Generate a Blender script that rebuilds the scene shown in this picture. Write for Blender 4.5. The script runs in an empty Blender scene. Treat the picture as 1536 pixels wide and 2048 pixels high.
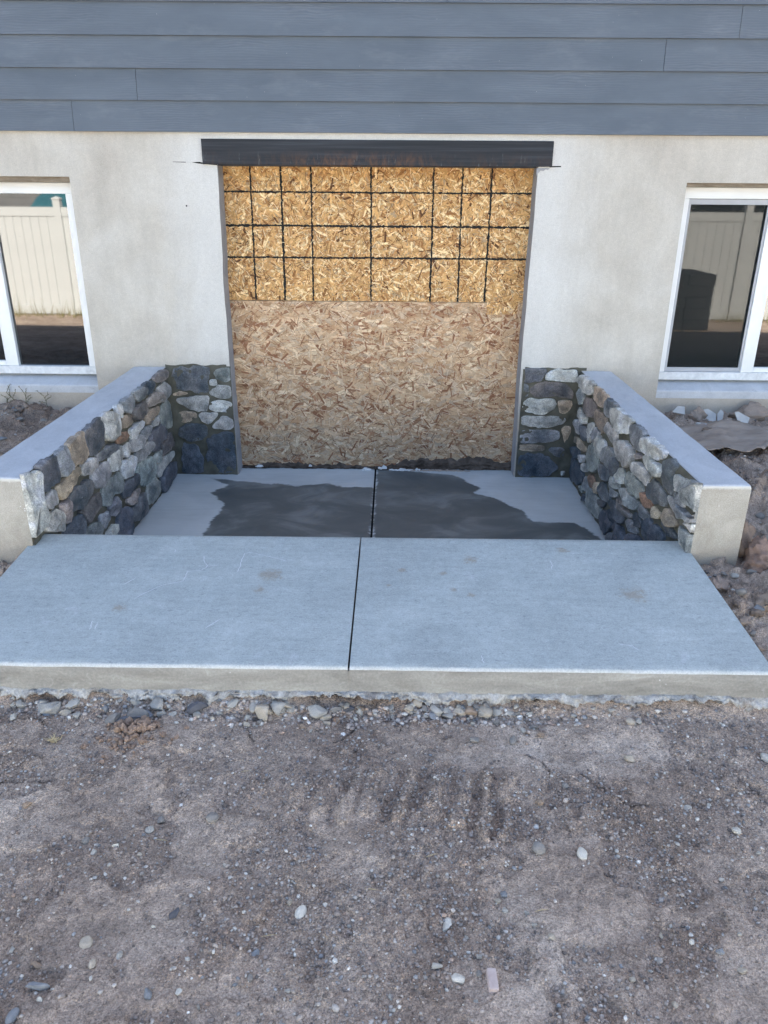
import bpy, math, random
import numpy as np
from mathutils import Vector, Matrix
random.seed(7)
RNG = np.random.default_rng(11)
sc = bpy.context.scene
C = sc.collection
R = math.radians

# ------------------------------------------------------------------ camera
cd = bpy.data.cameras.new('camera')
cam = bpy.data.objects.new('camera', cd)
C.objects.link(cam)
cr = Vector((0.9999152, 0.01096126, 0.00703212))
cu = Vector((-0.01070453, 0.38424202, 0.92317035))
cf = Vector((-0.00741707, 0.92316733, -0.38432677))
M = Matrix((cr, cu, -cf)).transposed().to_4x4()
M.translation = Vector((0, -4.85, 1.753))
cam.matrix_world = M
cd.sensor_fit = 'VERTICAL'
cd.sensor_height = 36
cd.lens = 36 * 1531.48 / 2048
cd.clip_start = 0.05
cd.clip_end = 400
sc.camera = cam

# ------------------------------------------------------------------ sky, sun, exposure
SUN_EL, SUN_AZ = R(42), R(14)          # sun behind the house, a little to the right
world = bpy.data.worlds.new('World')
sc.world = world
world.use_nodes = True
nt = world.node_tree
nt.nodes.clear()
sky = nt.nodes.new('ShaderNodeTexSky')
sky.sky_type = 'NISHITA'
sky.sun_disc = False
sky.sun_elevation = SUN_EL
sky.sun_rotation = SUN_AZ
sky.air_density = 1.0
sky.dust_density = 4.0
sky.ozone_density = 1.0
bg = nt.nodes.new('ShaderNodeBackground')
bg.inputs['Strength'].default_value = 0.09
wo = nt.nodes.new('ShaderNodeOutputWorld')
nt.links.new(sky.outputs[0], bg.inputs[0])
nt.links.new(bg.outputs[0], wo.inputs[0])
sl = bpy.data.lights.new('sun', 'SUN')
sl.energy = 5.0
sl.angle = R(0.5)
sl.color = (1, 0.94, 0.85)
so = bpy.data.objects.new('sun', sl)
C.objects.link(so)
sdir = Vector((math.sin(SUN_AZ) * math.cos(SUN_EL), math.cos(SUN_AZ) * math.cos(SUN_EL), math.sin(SUN_EL)))
so.rotation_euler = sdir.to_track_quat('Z', 'Y').to_euler()
so.location = (0, 0, 20)
vs = sc.view_settings
vs.view_transform = 'Standard'
vs.look = 'None'
vs.gamma = 1
vs.use_curve_mapping = False
vs.exposure = 2.72
sc.cycles.max_bounces = 6
sc.cycles.diffuse_bounces = 4
sc.cycles.glossy_bounces = 3
sc.cycles.use_denoising = True
sc.cycles.denoiser = 'OPENIMAGEDENOISE'
sc.cycles.denoising_input_passes = 'RGB_ALBEDO_NORMAL'
sc.cycles.denoising_prefilter = 'ACCURATE'
sc.cycles.sample_clamp_indirect = 6

# ------------------------------------------------------------------ numpy value noise
_T = np.random.default_rng(3).random((256, 256)).astype(np.float32)

def vn(x, y, s=0):
    x = np.asarray(x, dtype=np.float64) + 71.3 * s
    y = np.asarray(y, dtype=np.float64) + 37.7 * s
    xi = np.floor(x).astype(np.int64); yi = np.floor(y).astype(np.int64)
    fx = x - xi; fy = y - yi
    fx = fx * fx * fx * (fx * (fx * 6 - 15) + 10); fy = fy * fy * fy * (fy * (fy * 6 - 15) + 10)
    a = _T[xi & 255, yi & 255]; b = _T[(xi + 1) & 255, yi & 255]
    c = _T[xi & 255, (yi + 1) & 255]; d = _T[(xi + 1) & 255, (yi + 1) & 255]
    return (a * (1 - fx) + b * fx) * (1 - fy) + (c * (1 - fx) + d * fx) * fy - 0.5

def fbm(x, y, f, o=4, s=0, g=0.5):
    t = 0; a = 1
    for i in range(o):
        ca, sa = math.cos(i * 1.1 + .4), math.sin(i * 1.1 + .4)
        t = t + a * vn((x * ca - y * sa) * f, (x * sa + y * ca) * f, s + i * 5 + 1)
        a *= g; f *= 2.03
    return t

def sstep(a, b, x):
    t = np.clip((x - a) / (b - a), 0, 1)
    return t * t * (3 - 2 * t)

# ------------------------------------------------------------------ mesh / object helpers
def mesh(name, V, F, mats=(), smooth=False, mi=None, fcol=None, vcol=None, vat=None):
    me = bpy.data.meshes.new(name)
    V = np.asarray(V, dtype=np.float32)
    if isinstance(F, np.ndarray):
        n, k = F.shape
        me.vertices.add(len(V)); me.vertices.foreach_set('co', V.ravel())
        me.loops.add(n * k); me.loops.foreach_set('vertex_index', F.astype(np.int32).ravel())
        me.polygons.add(n)
        me.polygons.foreach_set('loop_start', np.arange(0, n * k, k, dtype=np.int32))
    else:
        me.from_pydata(V.tolist(), [], F)
    for m in mats:
        me.materials.append(m)
    if mi is not None:
        me.polygons.foreach_set('material_index', np.asarray(mi, dtype=np.int32))
    me.update(calc_edges=True)
    if smooth:
        me.polygons.foreach_set('use_smooth', np.ones(len(me.polygons), dtype=bool))
    if fcol is not None:
        a = me.attributes.new('col', 'FLOAT_COLOR', 'FACE')
        fc = np.ones((len(me.polygons), 4), dtype=np.float32); fc[:, :3] = fcol
        a.data.foreach_set('color', fc.ravel())
    if vcol is not None:
        a = me.attributes.new('col', 'FLOAT_COLOR', 'POINT')
        fc = np.ones((len(V), 4), dtype=np.float32); fc[:, :3] = vcol
        a.data.foreach_set('color', fc.ravel())
    for k2, v2 in (vat or {}).items():
        a = me.attributes.new(k2, 'FLOAT', 'POINT')
        a.data.foreach_set('value', np.asarray(v2, dtype=np.float32).ravel())
    return me

def obj(name, me, parent=None, loc=None, rot=None, label=None, cat=None, group=None, kind=None):
    o = bpy.data.objects.new(name, me)
    C.objects.link(o)
    if parent is not None: o.parent = parent
    if loc is not None: o.location = loc
    if rot is not None: o.rotation_euler = rot
    if label: o['label'] = label
    if cat: o['category'] = cat
    if group: o['group'] = group
    if kind: o['kind'] = kind
    return o

def empty(name, loc, label, cat, group=None, rotz=0):
    return obj(name, None, None, loc, (0, 0, rotz), label, cat, group)

def box_vf(x0, x1, y0, y1, z0, z1):
    V = [(x0, y0, z0), (x1, y0, z0), (x1, y1, z0), (x0, y1, z0), (x0, y0, z1), (x1, y0, z1), (x1, y1, z1), (x0, y1, z1)]
    F = [(0, 3, 2, 1), (4, 5, 6, 7), (0, 1, 5, 4), (1, 2, 6, 5), (2, 3, 7, 6), (3, 0, 4, 7)]
    return V, F

def boxes(bs):
    V = []; F = []
    for b in bs:
        v, f = box_vf(*b)
        n = len(V); V += v; F += [tuple(i + n for i in q) for q in f]
    return V, F

def bevel(o, w=0.004, seg=2):
    m = o.modifiers.new('bevel', 'BEVEL'); m.width = w; m.segments = seg; m.limit_method = 'ANGLE'
    m.harden_normals = False
    return o

def boxobj(name, bs, m, parent=None, bv=0, **k):
    if not isinstance(bs, list): bs = [bs]
    V, F = boxes(bs)
    o = obj(name, mesh(name, V, F, [m]), parent, **k)
    if bv: bevel(o, bv)
    return o

# ------------------------------------------------------------------ materials
class Mat:
    def __init__(s, name, rough=0.8, spec=0.3):
        s.m = bpy.data.materials.new(name); s.m.use_nodes = True
        s.t = s.m.node_tree; s.b = s.t.nodes['Principled BSDF']
        s.b.inputs['Roughness'].default_value = rough
        s.b.inputs['Specular IOR Level'].default_value = spec
        s.co = s.t.nodes.new('ShaderNodeTexCoord')
        s.P = s.co.outputs['Object']
    def n(s, t, **k):
        q = s.t.nodes.new(t)
        for a, v in k.items(): setattr(q, a, v)
        return q
    def l(s, a, b): s.t.links.new(a, b)
    def val(s, sock, v):
        if hasattr(v, 'is_linked') or hasattr(v, 'links'): s.l(v, sock)
        else: sock.default_value = v
    def mp(s, scale=(1, 1, 1), rot=(0, 0, 0), loc=(0, 0, 0), src=None):
        q = s.n('ShaderNodeMapping'); q.inputs['Scale'].default_value = scale
        q.inputs['Rotation'].default_value = rot; q.inputs['Location'].default_value = loc
        s.l(src or s.P, q.inputs[0]); return q.outputs[0]
    def noise(s, sc_, det=4, ro=0.55, dist=0, src=None):
        q = s.n('ShaderNodeTexNoise'); q.inputs['Scale'].default_value = sc_
        q.inputs['Detail'].default_value = det; q.inputs['Roughness'].default_value = ro
        q.inputs['Distortion'].default_value = dist
        s.l(src or s.P, q.inputs['Vector']); return q.outputs['Fac']
    def voro(s, sc_, feat='F1', src=None, out='Distance'):
        q = s.n('ShaderNodeTexVoronoi'); q.feature = feat; q.inputs['Scale'].default_value = sc_
        s.l(src or s.P, q.inputs['Vector']); return q.outputs[out]
    def ramp(s, f, stops):
        q = s.n('ShaderNodeValToRGB'); e = q.color_ramp.elements
        while len(e) < len(stops): e.new(0.5)
        for i, (p, c) in enumerate(stops):
            e[i].position = p
            e[i].color = (c, c, c, 1) if isinstance(c, (int, float)) else (*c, 1)
        s.l(f, q.inputs[0]); return q.outputs[0]
    def mix(s, f, a, b, mode='MIX'):
        q = s.n('ShaderNodeMix', data_type='RGBA', blend_type=mode)
        s.val(q.inputs[0], f)
        for so_, v in ((q.inputs[6], a), (q.inputs[7], b)):
            if isinstance(v, tuple): so_.default_value = (*v, 1)
            elif isinstance(v, (int, float)): so_.default_value = (v, v, v, 1)
            else: s.l(v, so_)
        return q.outputs[2]
    def math(s, op, a, b=0.0):
        q = s.n('ShaderNodeMath', operation=op); s.val(q.inputs[0], a); s.val(q.inputs[1], b); return q.outputs[0]
    def xyz(s, src=None):
        q = s.n('ShaderNodeSeparateXYZ'); s.l(src or s.P, q.inputs[0]); return q.outputs
    def attr(s, name, out='Color'):
        q = s.n('ShaderNodeAttribute'); q.attribute_name = name; return q.outputs[out]
    def col(s, c):
        if isinstance(c, tuple): s.b.inputs['Base Color'].default_value = (*c, 1)
        else: s.l(c, s.b.inputs['Base Color'])
        return s
    def rough(s, r): s.val(s.b.inputs['Roughness'], r); return s
    def bump(s, h, d=0.002, st=1.0):
        q = s.n('ShaderNodeBump'); q.inputs['Distance'].default_value = d; q.inputs['Strength'].default_value = st
        s.l(h, q.inputs['Height'])
        if s.b.inputs['Normal'].is_linked:
            s.l(s.b.inputs['Normal'].links[0].from_socket, q.inputs['Normal'])
        s.l(q.outputs[0], s.b.inputs['Normal']); return s

def m_wallconcrete():
    a = Mat('poured_concrete', 0.85, 0.25)
    base = a.ramp(a.noise(2.2, 5, 0.6, 0.4), [(0.3, (0.46, 0.42, 0.36)), (0.5, (0.53, 0.495, 0.43)), (0.72, (0.60, 0.57, 0.51))])
    st = a.ramp(a.noise(5, 5, 0.65, 0, a.mp((1.8, 1, 0.5))), [(0.35, 0.91), (0.6, 1.04)])
    c = a.mix(0.75, base, st, 'MULTIPLY')
    X = a.xyz()
    # pale slurry left beside the saw-cut opening, ragged inner edge
    wob = a.math('MULTIPLY', a.math('SUBTRACT', a.noise(6, 5, 0.7, 0, a.mp((1.5, 1, .5))), 0.5), 0.35)
    d = a.math('ADD', a.math('ABSOLUTE', a.math('ADD', X[0], 0.10)), wob)
    slur = a.ramp(d, [(0.0, 1.0), (0.5, 1.0), (1.0, 0.0)])
    dd = a.math('MULTIPLY', a.math('SUBTRACT', d, 0.86), 1.6)
    slur = a.ramp(dd, [(0.3, 1.0), (0.75, 0.0)])
    c = a.mix(a.math('MULTIPLY', slur, 0.6), c, (0.68, 0.675, 0.645))
    # tan-brown soil stain close to the ground
    gr = a.math('ADD', X[2], a.math('MULTIPLY', a.noise(4, 4, 0.6), 0.35))
    soil = a.ramp(gr, [(0.55, 1.0), (0.98, 0.0)])
    c = a.mix(a.math('MULTIPLY', soil, 0.65), c, (0.36, 0.29, 0.22))
    # small pits
    pit = a.ramp(a.voro(38, 'F1', a.mp((1, 1, 0.8))), [(0.035, 1.0), (0.075, 0.0)])
    keep = a.ramp(a.noise(9, 2), [(0.60, 0.0), (0.66, 1.0)])
    pk = a.math('MULTIPLY', pit, keep)
    c = a.mix(a.math('MULTIPLY', pk, 0.7), c, (0.16, 0.14, 0.11))
    fine = a.ramp(a.noise(160, 3, 0.7), [(0.3, 0.84), (0.7, 1.09)])
    c = a.mix(0.9, c, fine, 'MULTIPLY')
    c = a.mix(0.7, c, a.ramp(a.noise(45, 4, 0.7), [(0.3, 0.90), (0.7, 1.06)]), 'MULTIPLY')
    a.col(c); a.bump(a.noise(14, 5, 0.6), 0.006, 0.6); a.bump(a.noise(220, 2), 0.0007, 0.5)
    return a.m

def m_edgeconcrete(name, lo, hi, speck=0.5, rim=False):
    a = Mat(name, 0.88, 0.2)
    base = a.ramp(a.noise(6, 6, 0.65, 0.5), [(0.3, lo), (0.7, hi)])
    fine = a.ramp(a.noise(240, 3, 0.75), [(0.32, 0.72), (0.68, 1.2)])
    c = a.mix(speck, base, fine, 'MULTIPLY')
    ag = a.ramp(a.voro(170), [(0.10, 1.0), (0.17, 0.0)])
    c = a.mix(a.math('MULTIPLY', ag, 0.35), c, (0.22, 0.2, 0.18))
    if rim:
        X = a.xyz()
        zz = a.math('ADD', X[2], a.math('MULTIPLY', a.noise(60, 4, 0.7), 0.012))
        c = a.mix(a.math('MULTIPLY', a.ramp(a.math('MULTIPLY', a.math('SUBTRACT', zz, 0.695), 30.0), [(0.35, 0.0), (0.6, 1.0)]), 0.8), c, (0.66, 0.65, 0.60))
        sp = a.math('ADD', X[2], a.math('MULTIPLY', a.noise(10, 5, 0.65), 0.16))
        c = a.mix(a.math('MULTIPLY', a.ramp(sp, [(0.42, 1.0), (0.60, 0.0)]), 0.55), c, (0.24, 0.20, 0.16))
        ch = a.math('MULTIPLY', a.ramp(a.voro(55), [(0.10, 1.0), (0.16, 0.0)]), a.ramp(a.noise(13, 2), [(0.58, 0.0), (0.63, 1.0)]))
        c = a.mix(ch, c, (0.72, 0.71, 0.68))
    a.col(c); a.bump(a.noise(190, 4, 0.7), 0.0015, 0.9); a.bump(a.noise(25, 4), 0.004, 0.5)
    return a.m

def m_slop():
    a = Mat('spilled_rough_concrete', 0.9, 0.2)
    c = a.ramp(a.noise(16, 6, 0.7, 0.5), [(0.3, (0.40, 0.375, 0.335)), (0.5, (0.56, 0.535, 0.49)), (0.75, (0.68, 0.66, 0.62))])
    dr = a.ramp(a.noise(11, 5, 0.7, 0, a.mp((1, 1, 1), loc=(4, 2, 1))), [(0.50, 0.0), (0.62, 1.0)])
    c = a.mix(a.math('MULTIPLY', dr, 0.6), c, (0.27, 0.22, 0.18))
    c = a.mix(0.9, c, a.ramp(a.noise(150, 4, 0.75), [(0.3, 0.6), (0.7, 1.2)]), 'MULTIPLY')
    a.col(c); a.bump(a.noise(90, 5, 0.75), 0.006, 1.0)
    return a.m

def m_slab():
    a = Mat('trowelled_slab', 0.8, 0.35)
    base = a.ramp(a.noise(2.6, 6, 0.65, 0.6), [(0.3, (0.355, 0.385, 0.375)), (0.5, (0.415, 0.45, 0.435)), (0.75, (0.485, 0.52, 0.50))])
    br = a.ramp(a.noise(9, 5, 0.7, 0, a.mp((0.6, 5.0, 1))), [(0.3, 0.90), (0.7, 1.08)])
    c = a.mix(0.8, base, br, 'MULTIPLY')
    # trowel flecks: short dashes
    fl = a.ramp(a.noise(95, 3, 0.6, 0, a.mp((0.5, 1.3, 1))), [(0.60, 0.0), (0.68, 1.0)])
    c = a.mix(a.math('MULTIPLY', fl, 0.42), c, (0.20, 0.21, 0.22))
    c = a.mix(0.8, c, a.ramp(a.noise(38, 5, 0.75), [(0.3, 0.86), (0.7, 1.12)]), 'MULTIPLY')
    wl = a.ramp(a.noise(7, 6, 0.75, 1.2), [(0.60, 0.0), (0.72, 1.0)])
    c = a.mix(a.math('MULTIPLY', wl, 0.35), c, (0.62, 0.63, 0.64))
    # dried mud stains with a place of their own
    for (sx, sy, r) in ((-0.451, -2.267, .055), (-0.472, -2.373, .03), (0.318, -2.137, .035), (0.243, -2.358, .02), (0.30, -2.39, .02),
                        (0.898, -2.378, .06), (0.05, -2.22, .02), (0.70, -2.05, .03), (-0.95, -2.50, .03), (0.0, -2.33, .015), (0.21, -2.24, .02)):
        v = a.n('ShaderNodeVectorMath', operation='DISTANCE'); a.l(a.mp((1, 1, 0)), v.inputs[0]); v.inputs[1].default_value = (sx, sy, 0)
        w = a.math('ADD', a.math('DIVIDE', v.outputs['Value'], r), a.math('MULTIPLY', a.math('SUBTRACT', a.noise(45, 4, 0.7), 0.5), 2.6))
        c = a.mix(a.math('MULTIPLY', a.ramp(w, [(0.25, 1.0), (1.0, 0.0)]), 0.5), c, (0.30, 0.23, 0.15))
    X = a.xyz()
    ye = a.math('ADD', X[1], a.math('MULTIPLY', a.noise(30, 3), 0.012))
    edge = a.ramp(a.math('MULTIPLY', a.math('ADD', ye, 2.826), 36.0), [(0.55, 1.0), (0.85, 0.0)])
    c = a.mix(a.math('MULTIPLY', edge, 0.6), c, (0.66, 0.65, 0.61))
    fine = a.ramp(a.noise(200, 4, 0.8), [(0.32, 0.74), (0.68, 1.17)])
    c = a.mix(0.95, c, fine, 'MULTIPLY')
    a.col(c)
    a.bump(a.noise(60, 3, 0.6, 0, a.mp((0.35, 1.3, 1))), 0.0015, 0.5); a.bump(a.noise(8, 4), 0.004, 0.35); a.bump(a.noise(350, 2), 0.0004, 0.6)
    return a.m

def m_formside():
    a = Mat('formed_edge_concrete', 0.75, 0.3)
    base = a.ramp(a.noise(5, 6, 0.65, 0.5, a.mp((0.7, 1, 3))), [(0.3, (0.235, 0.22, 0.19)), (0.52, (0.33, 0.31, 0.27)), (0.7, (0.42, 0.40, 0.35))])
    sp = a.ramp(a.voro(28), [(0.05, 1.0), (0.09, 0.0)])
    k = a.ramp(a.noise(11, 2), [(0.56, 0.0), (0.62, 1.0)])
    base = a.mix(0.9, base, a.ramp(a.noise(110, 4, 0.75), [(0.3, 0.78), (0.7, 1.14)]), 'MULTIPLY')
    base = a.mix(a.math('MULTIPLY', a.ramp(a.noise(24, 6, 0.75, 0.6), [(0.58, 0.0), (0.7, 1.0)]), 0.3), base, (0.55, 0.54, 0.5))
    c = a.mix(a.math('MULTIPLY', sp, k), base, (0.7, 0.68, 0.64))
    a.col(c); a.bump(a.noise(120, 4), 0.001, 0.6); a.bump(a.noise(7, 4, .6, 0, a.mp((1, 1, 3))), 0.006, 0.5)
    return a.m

def m_landing():
    a = Mat('landing_concrete', 0.75, 0.4)
    base = a.ramp(a.noise(2.4, 5, 0.6, 0.5), [(0.3, (0.41, 0.44, 0.44)), (0.7, (0.52, 0.55, 0.55))])
    br = a.ramp(a.noise(8, 5, 0.7, 0, a.mp((0.5, 5.0, 1))), [(0.3, 0.92), (0.7, 1.06)])
    c = a.mix(0.8, base, br, 'MULTIPLY')
    fl = a.ramp(a.noise(45, 3, 0.6, 0, a.mp((0.5, 1.8, 1))), [(0.66, 0.0), (0.74, 1.0)])
    c = a.mix(a.math('MULTIPLY', fl, 0.25), c, (0.14, 0.14, 0.14))
    w = a.attr('wet', 'Fac')
    w = a.math('ADD', w, a.math('MULTIPLY', a.math('SUBTRACT', a.noise(6, 5, 0.62, 0.8, a.mp((1, 2.4, 1))), 0.5), 0.10))
    wet = a.ramp(a.math('ADD', a.math('MULTIPLY', w, 6.0), 0.5), [(0.465, 0.0), (0.555, 1.0)])
    semi = a.ramp(a.noise(3.2, 4, 0.6, 0.8, a.mp((0.9, 1.3, 1), loc=(3, 1, 0))), [(0.35, (0.085, 0.098, 0.100)), (0.52, (0.11, 0.123, 0.122)), (0.66, (0.175, 0.19, 0.187))])
    c2 = a.mix(wet, c, semi)
    a.col(c2)
    a.rough(a.math('SUBTRACT', 0.75, a.math('MULTIPLY', wet, 0.22)))
    a.bump(a.noise(60, 3, 0.6), 0.0008, 0.6); a.bump(a.noise(6, 3), 0.003, 0.3)
    return a.m

def m_stone():
    a = Mat('cultured_stone', 0.82, 0.3)
    c = a.attr('col')
    n1 = a.ramp(a.noise(26, 5, 0.65, 0.4), [(0.3, 0.58), (0.55, 1.0), (0.75, 1.25)])
    c = a.mix(0.9, c, n1, 'MULTIPLY')
    ct = a.attr('ctr', 'Fac')
    dk = a.math('MULTIPLY', a.ramp(a.noise(14, 4, 0.6), [(0.4, 0.0), (0.65, 1.0)]), ct)
    c = a.mix(a.math('MULTIPLY', dk, 0.6), c, (0.10, 0.105, 0.125))
    sp = a.ramp(a.noise(170, 4, 0.8), [(0.34, 0.50), (0.64, 1.28)])
    c = a.mix(0.9, c, sp, 'MULTIPLY')
    crevice_shade = a.ramp(a.noise(48, 6, 0.8, 1.6), [(0.44, 1.0), (0.50, 0.55), (0.56, 1.0)])  # thin dark lines put crevice shade into the stone colour
    c = a.mix(0.6, c, crevice_shade, 'MULTIPLY')
    sc2 = a.ramp(a.noise(80, 3, 0.7), [(0.66, 0.0), (0.75, 1.0)])
    c = a.mix(a.math('MULTIPLY', sc2, 0.35), c, (0.6, 0.6, 0.58))
    a.col(c); a.bump(a.noise(55, 6, 0.75), 0.006, 1.0); a.bump(a.noise(18, 4, 0.6, 0.8), 0.016, 0.8)
    return a.m

def m_simple(name, lo, hi, sc_=8, rough=0.8, spec=0.3, bs=60, bd=0.002, stretch=(1, 1, 1)):
    a = Mat(name, rough, spec)
    a.col(a.ramp(a.noise(sc_, 5, 0.6, 0.3, a.mp(stretch)), [(0.3, lo), (0.7, hi)]))
    a.bump(a.noise(bs, 4, 0.65, 0, a.mp(stretch)), bd, 0.8)
    return a.m

def m_vcol(name, rough=0.85, var=0.25, bs=120, bd=0.001, spec=0.25, stretch=(1, 1, 1)):
    a = Mat(name, rough, spec)
    n1 = a.ramp(a.noise(bs, 3, 0.6, 0, a.mp(stretch)), [(0.3, 1 - var), (0.7, 1 + var * 0.6)])
    a.col(a.mix(0.9, a.attr('col'), n1, 'MULTIPLY'))
    a.bump(a.noise(bs, 3, 0.6, 0, a.mp(stretch)), bd, 0.7)
    return a.m

def m_siding():
    a = Mat('painted_lap_siding', 0.55, 0.35)
    inf = a.n('ShaderNodeObjectInfo').outputs['Random']
    base = a.ramp(a.noise(3.5, 5, 0.6, 0.3, a.mp((0.6, 1, 2))), [(0.3, (0.084, 0.104, 0.128)), (0.7, (0.112, 0.135, 0.162))])
    off = a.n('ShaderNodeCombineXYZ'); a.l(a.math('MULTIPLY', inf, 37.0), off.inputs[0]); a.l(a.math('MULTIPLY', inf, 11.0), off.inputs[2])
    ad = a.n('ShaderNodeVectorMath', operation='ADD'); a.l(a.P, ad.inputs[0]); a.l(off.outputs[0], ad.inputs[1])
    # embossed cedar grain: wavy bands
    wv = a.n('ShaderNodeTexWave', wave_type='BANDS', bands_direction='Z'); wv.inputs['Scale'].default_value = 26
    wv.inputs['Distortion'].default_value = 9; wv.inputs['Detail'].default_value = 3; wv.inputs['Detail Scale'].default_value = 0.9
    a.l(a.mp((0.22, 1, 1), src=ad.outputs[0]), wv.inputs['Vector'])
    mask = a.ramp(a.noise(2.6, 3, 0.5, 0, a.mp((0.7, 1, 2.5), src=ad.outputs[0])), [(0.42, 0.15), (0.62, 1.0)])
    g = a.math('MULTIPLY', wv.outputs['Fac'], mask)
    c = a.mix(a.math('MULTIPLY', g, 0.16), base, (0.24, 0.265, 0.31))
    dust = a.ramp(a.noise(5, 5, 0.7, 0, a.mp((0.5, 1, 1.6), loc=(5, 0, 2))), [(0.55, 0.0), (0.8, 1.0)])
    c = a.mix(a.math('MULTIPLY', dust, 0.22), c, (0.30, 0.31, 0.33))
    sp = a.ramp(a.voro(16, 'F1', a.mp((1, 1, 1), loc=(.3, 0, .7))), [(0.012, 1.0), (0.02, 0.0)])
    c = a.mix(a.math('MULTIPLY', sp, 0.9), c, (0.7, 0.7, 0.7))
    a.col(c); a.bump(g, 0.0009, 0.8); a.bump(a.noise(90, 3, 0.6, 0, a.mp((0.15, 1, 1))), 0.0005, 0.5)
    return a.m

def m_steel():
    a = Mat('mill_scale_steel', 0.6, 0.3)
    a.b.inputs['Metallic'].default_value = 0.1
    X = a.xyz()
    band = a.ramp(a.noise(10, 5, 0.65, 0.2, a.mp((0.12, 1, 5))), [(0.3, (0.014, 0.016, 0.019)), (0.5, (0.023, 0.026, 0.031)), (0.72, (0.045, 0.051, 0.061))])
    lowz = a.ramp(a.math('MULTIPLY', a.math('SUBTRACT', X[2], 1.90), 7.4), [(0.15, 1.0), (0.6, 0.0)])
    xs = a.ramp(a.math('ABSOLUTE', a.math('ADD', X[0], 0.2)), [(0.25, 1.0), (0.55, 0.25)])
    ru = a.math('MULTIPLY', a.math('MULTIPLY', lowz, xs), a.ramp(a.noise(22, 6, 0.75, 0.5, a.mp((1.2, 1, 0.5))), [(0.45, 0.0), (0.62, 1.0)]))
    c = a.mix(a.math('MULTIPLY', ru, 0.5), band, (0.17, 0.075, 0.03))
    wl = a.ramp(a.noise(60, 4, 0.7, 0, a.mp((1, 1, 0.15))), [(0.62, 0.0), (0.72, 1.0)])
    c = a.mix(a.math('MULTIPLY', a.math('MULTIPLY', wl, lowz), 0.3), c, (0.36, 0.37, 0.38))
    a.col(c); a.bump(a.noise(120, 3), 0.0005, 0.6)
    return a.m

def m_dirt():
    a = Mat('packed_dirt', 0.92, 0.15)
    big = a.ramp(a.noise(1.9, 5, 0.6, 0.6), [(0.30, (0.335, 0.258, 0.203)), (0.5, (0.475, 0.375, 0.298)), (0.70, (0.60, 0.492, 0.40))])
    mid = a.ramp(a.noise(11, 6, 0.68, 0.6), [(0.3, 0.70), (0.5, 1.0), (0.72, 1.22)])
    c = a.mix(0.95, big, mid, 'MULTIPLY')
    gm = a.attr('grit', 'Fac')
    c = a.mix(gm, c, a.mix(1.0, c, (0.80, 0.77, 0.75), 'MULTIPLY'))
    fine = a.ramp(a.noise(230, 4, 0.8), [(0.32, 0.52), (0.66, 1.38)])
    c = a.mix(0.9, c, fine, 'MULTIPLY')
    g1 = a.ramp(a.voro(150, 'F1', out='Color'), [(0.0, 0.62), (0.5, 1.0), (1.0, 1.28)])
    c = a.mix(0.75, c, g1, 'MULTIPLY')
    hole_shade = a.ramp(a.noise(85, 5, 0.8, 0.8), [(0.36, 0.42), (0.44, 1.0)])  # dark specks put the shade of small holes into the soil colour
    c = a.mix(0.8, c, hole_shade, 'MULTIPLY')
    gr = a.ramp(a.voro(260, 'F1', out='Color'), [(0.0, 0.45), (1.0, 1.6)])
    c = a.mix(a.math('MULTIPLY', gm, 0.6), c, a.mix(1.0, c, gr, 'MULTIPLY'))
    cr = a.attr('crack', 'Fac')
    c = a.mix(cr, c, (0.05, 0.04, 0.035))  # crack shade put into the colour, on top of the carved depth
    a.col(c)
    a.bump(a.noise(60, 6, 0.75), 0.009, 1.0); a.bump(a.voro(190), 0.004, 0.9); a.bump(a.noise(400, 2), 0.001, 0.8)
    return a.m

def m_glass():
    a = Mat('window_glass', 0.02, 0.5)
    a.col((0.008, 0.010, 0.012)); a.b.inputs['IOR'].default_value = 2.0
    dust = a.ramp(a.noise(30, 6, 0.8, 0, a.mp((1, 1, 0.3))), [(0.5, 0.0), (0.85, 1.0)])
    sp = a.ramp(a.voro(45), [(0.04, 1.0), (0.07, 0.0)])
    c = a.mix(a.math('MULTIPLY', dust, 0.03), (0.008, 0.010, 0.012), (0.4, 0.4, 0.4))
    c = a.mix(a.math('MULTIPLY', sp, a.ramp(a.noise(12, 1), [(0.6, 0.0), (0.7, 0.5)])), c, (0.5, 0.5, 0.5))
    a.col(c)
    return a.m

def m_screen():
    a = Mat('insect_screen', 0.8, 0.2)
    a.col((0.022, 0.027, 0.025))
    tr = a.n('ShaderNodeBsdfTransparent'); mx = a.n('ShaderNodeMixShader'); mx.inputs[0].default_value = 0.45
    a.l(tr.outputs[0], mx.inputs[1]); a.l(a.b.outputs[0], mx.inputs[2])
    out = a.t.nodes['Material Output']; a.l(mx.outputs[0], out.inputs[0])
    return a.m

MC = m_wallconcrete()
M_CAP = None
def m_cap():
    a = Mat('smooth_cap_concrete', 0.8, 0.3)
    c = a.ramp(a.noise(7, 6, 0.7, 0.5, a.mp((1, 0.5, 1))), [(0.3, (0.46, 0.47, 0.48)), (0.7, (0.60, 0.61, 0.62))])
    st = a.ramp(a.noise(26, 5, 0.7, 1.2, a.mp((0.35, 1.6, 1))), [(0.62, 0.0), (0.74, 1.0)])
    c = a.mix(a.math('MULTIPLY', st, 0.45), c, (0.22, 0.23, 0.25))
    c = a.mix(0.9, c, a.ramp(a.noise(170, 3, 0.75), [(0.3, 0.86), (0.7, 1.08)]), 'MULTIPLY')
    a.col(c); a.bump(a.noise(40, 4), 0.002, 0.6)
    return a.m
M_CAP = m_cap()
M_WEND = m_edgeconcrete('rubbed_wall_concrete', (0.33, 0.30, 0.245), (0.50, 0.465, 0.40), 0.75, True)
M_CUT = m_edgeconcrete('saw_cut_concrete', (0.27, 0.27, 0.275), (0.40, 0.40, 0.41), 0.7)
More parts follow.
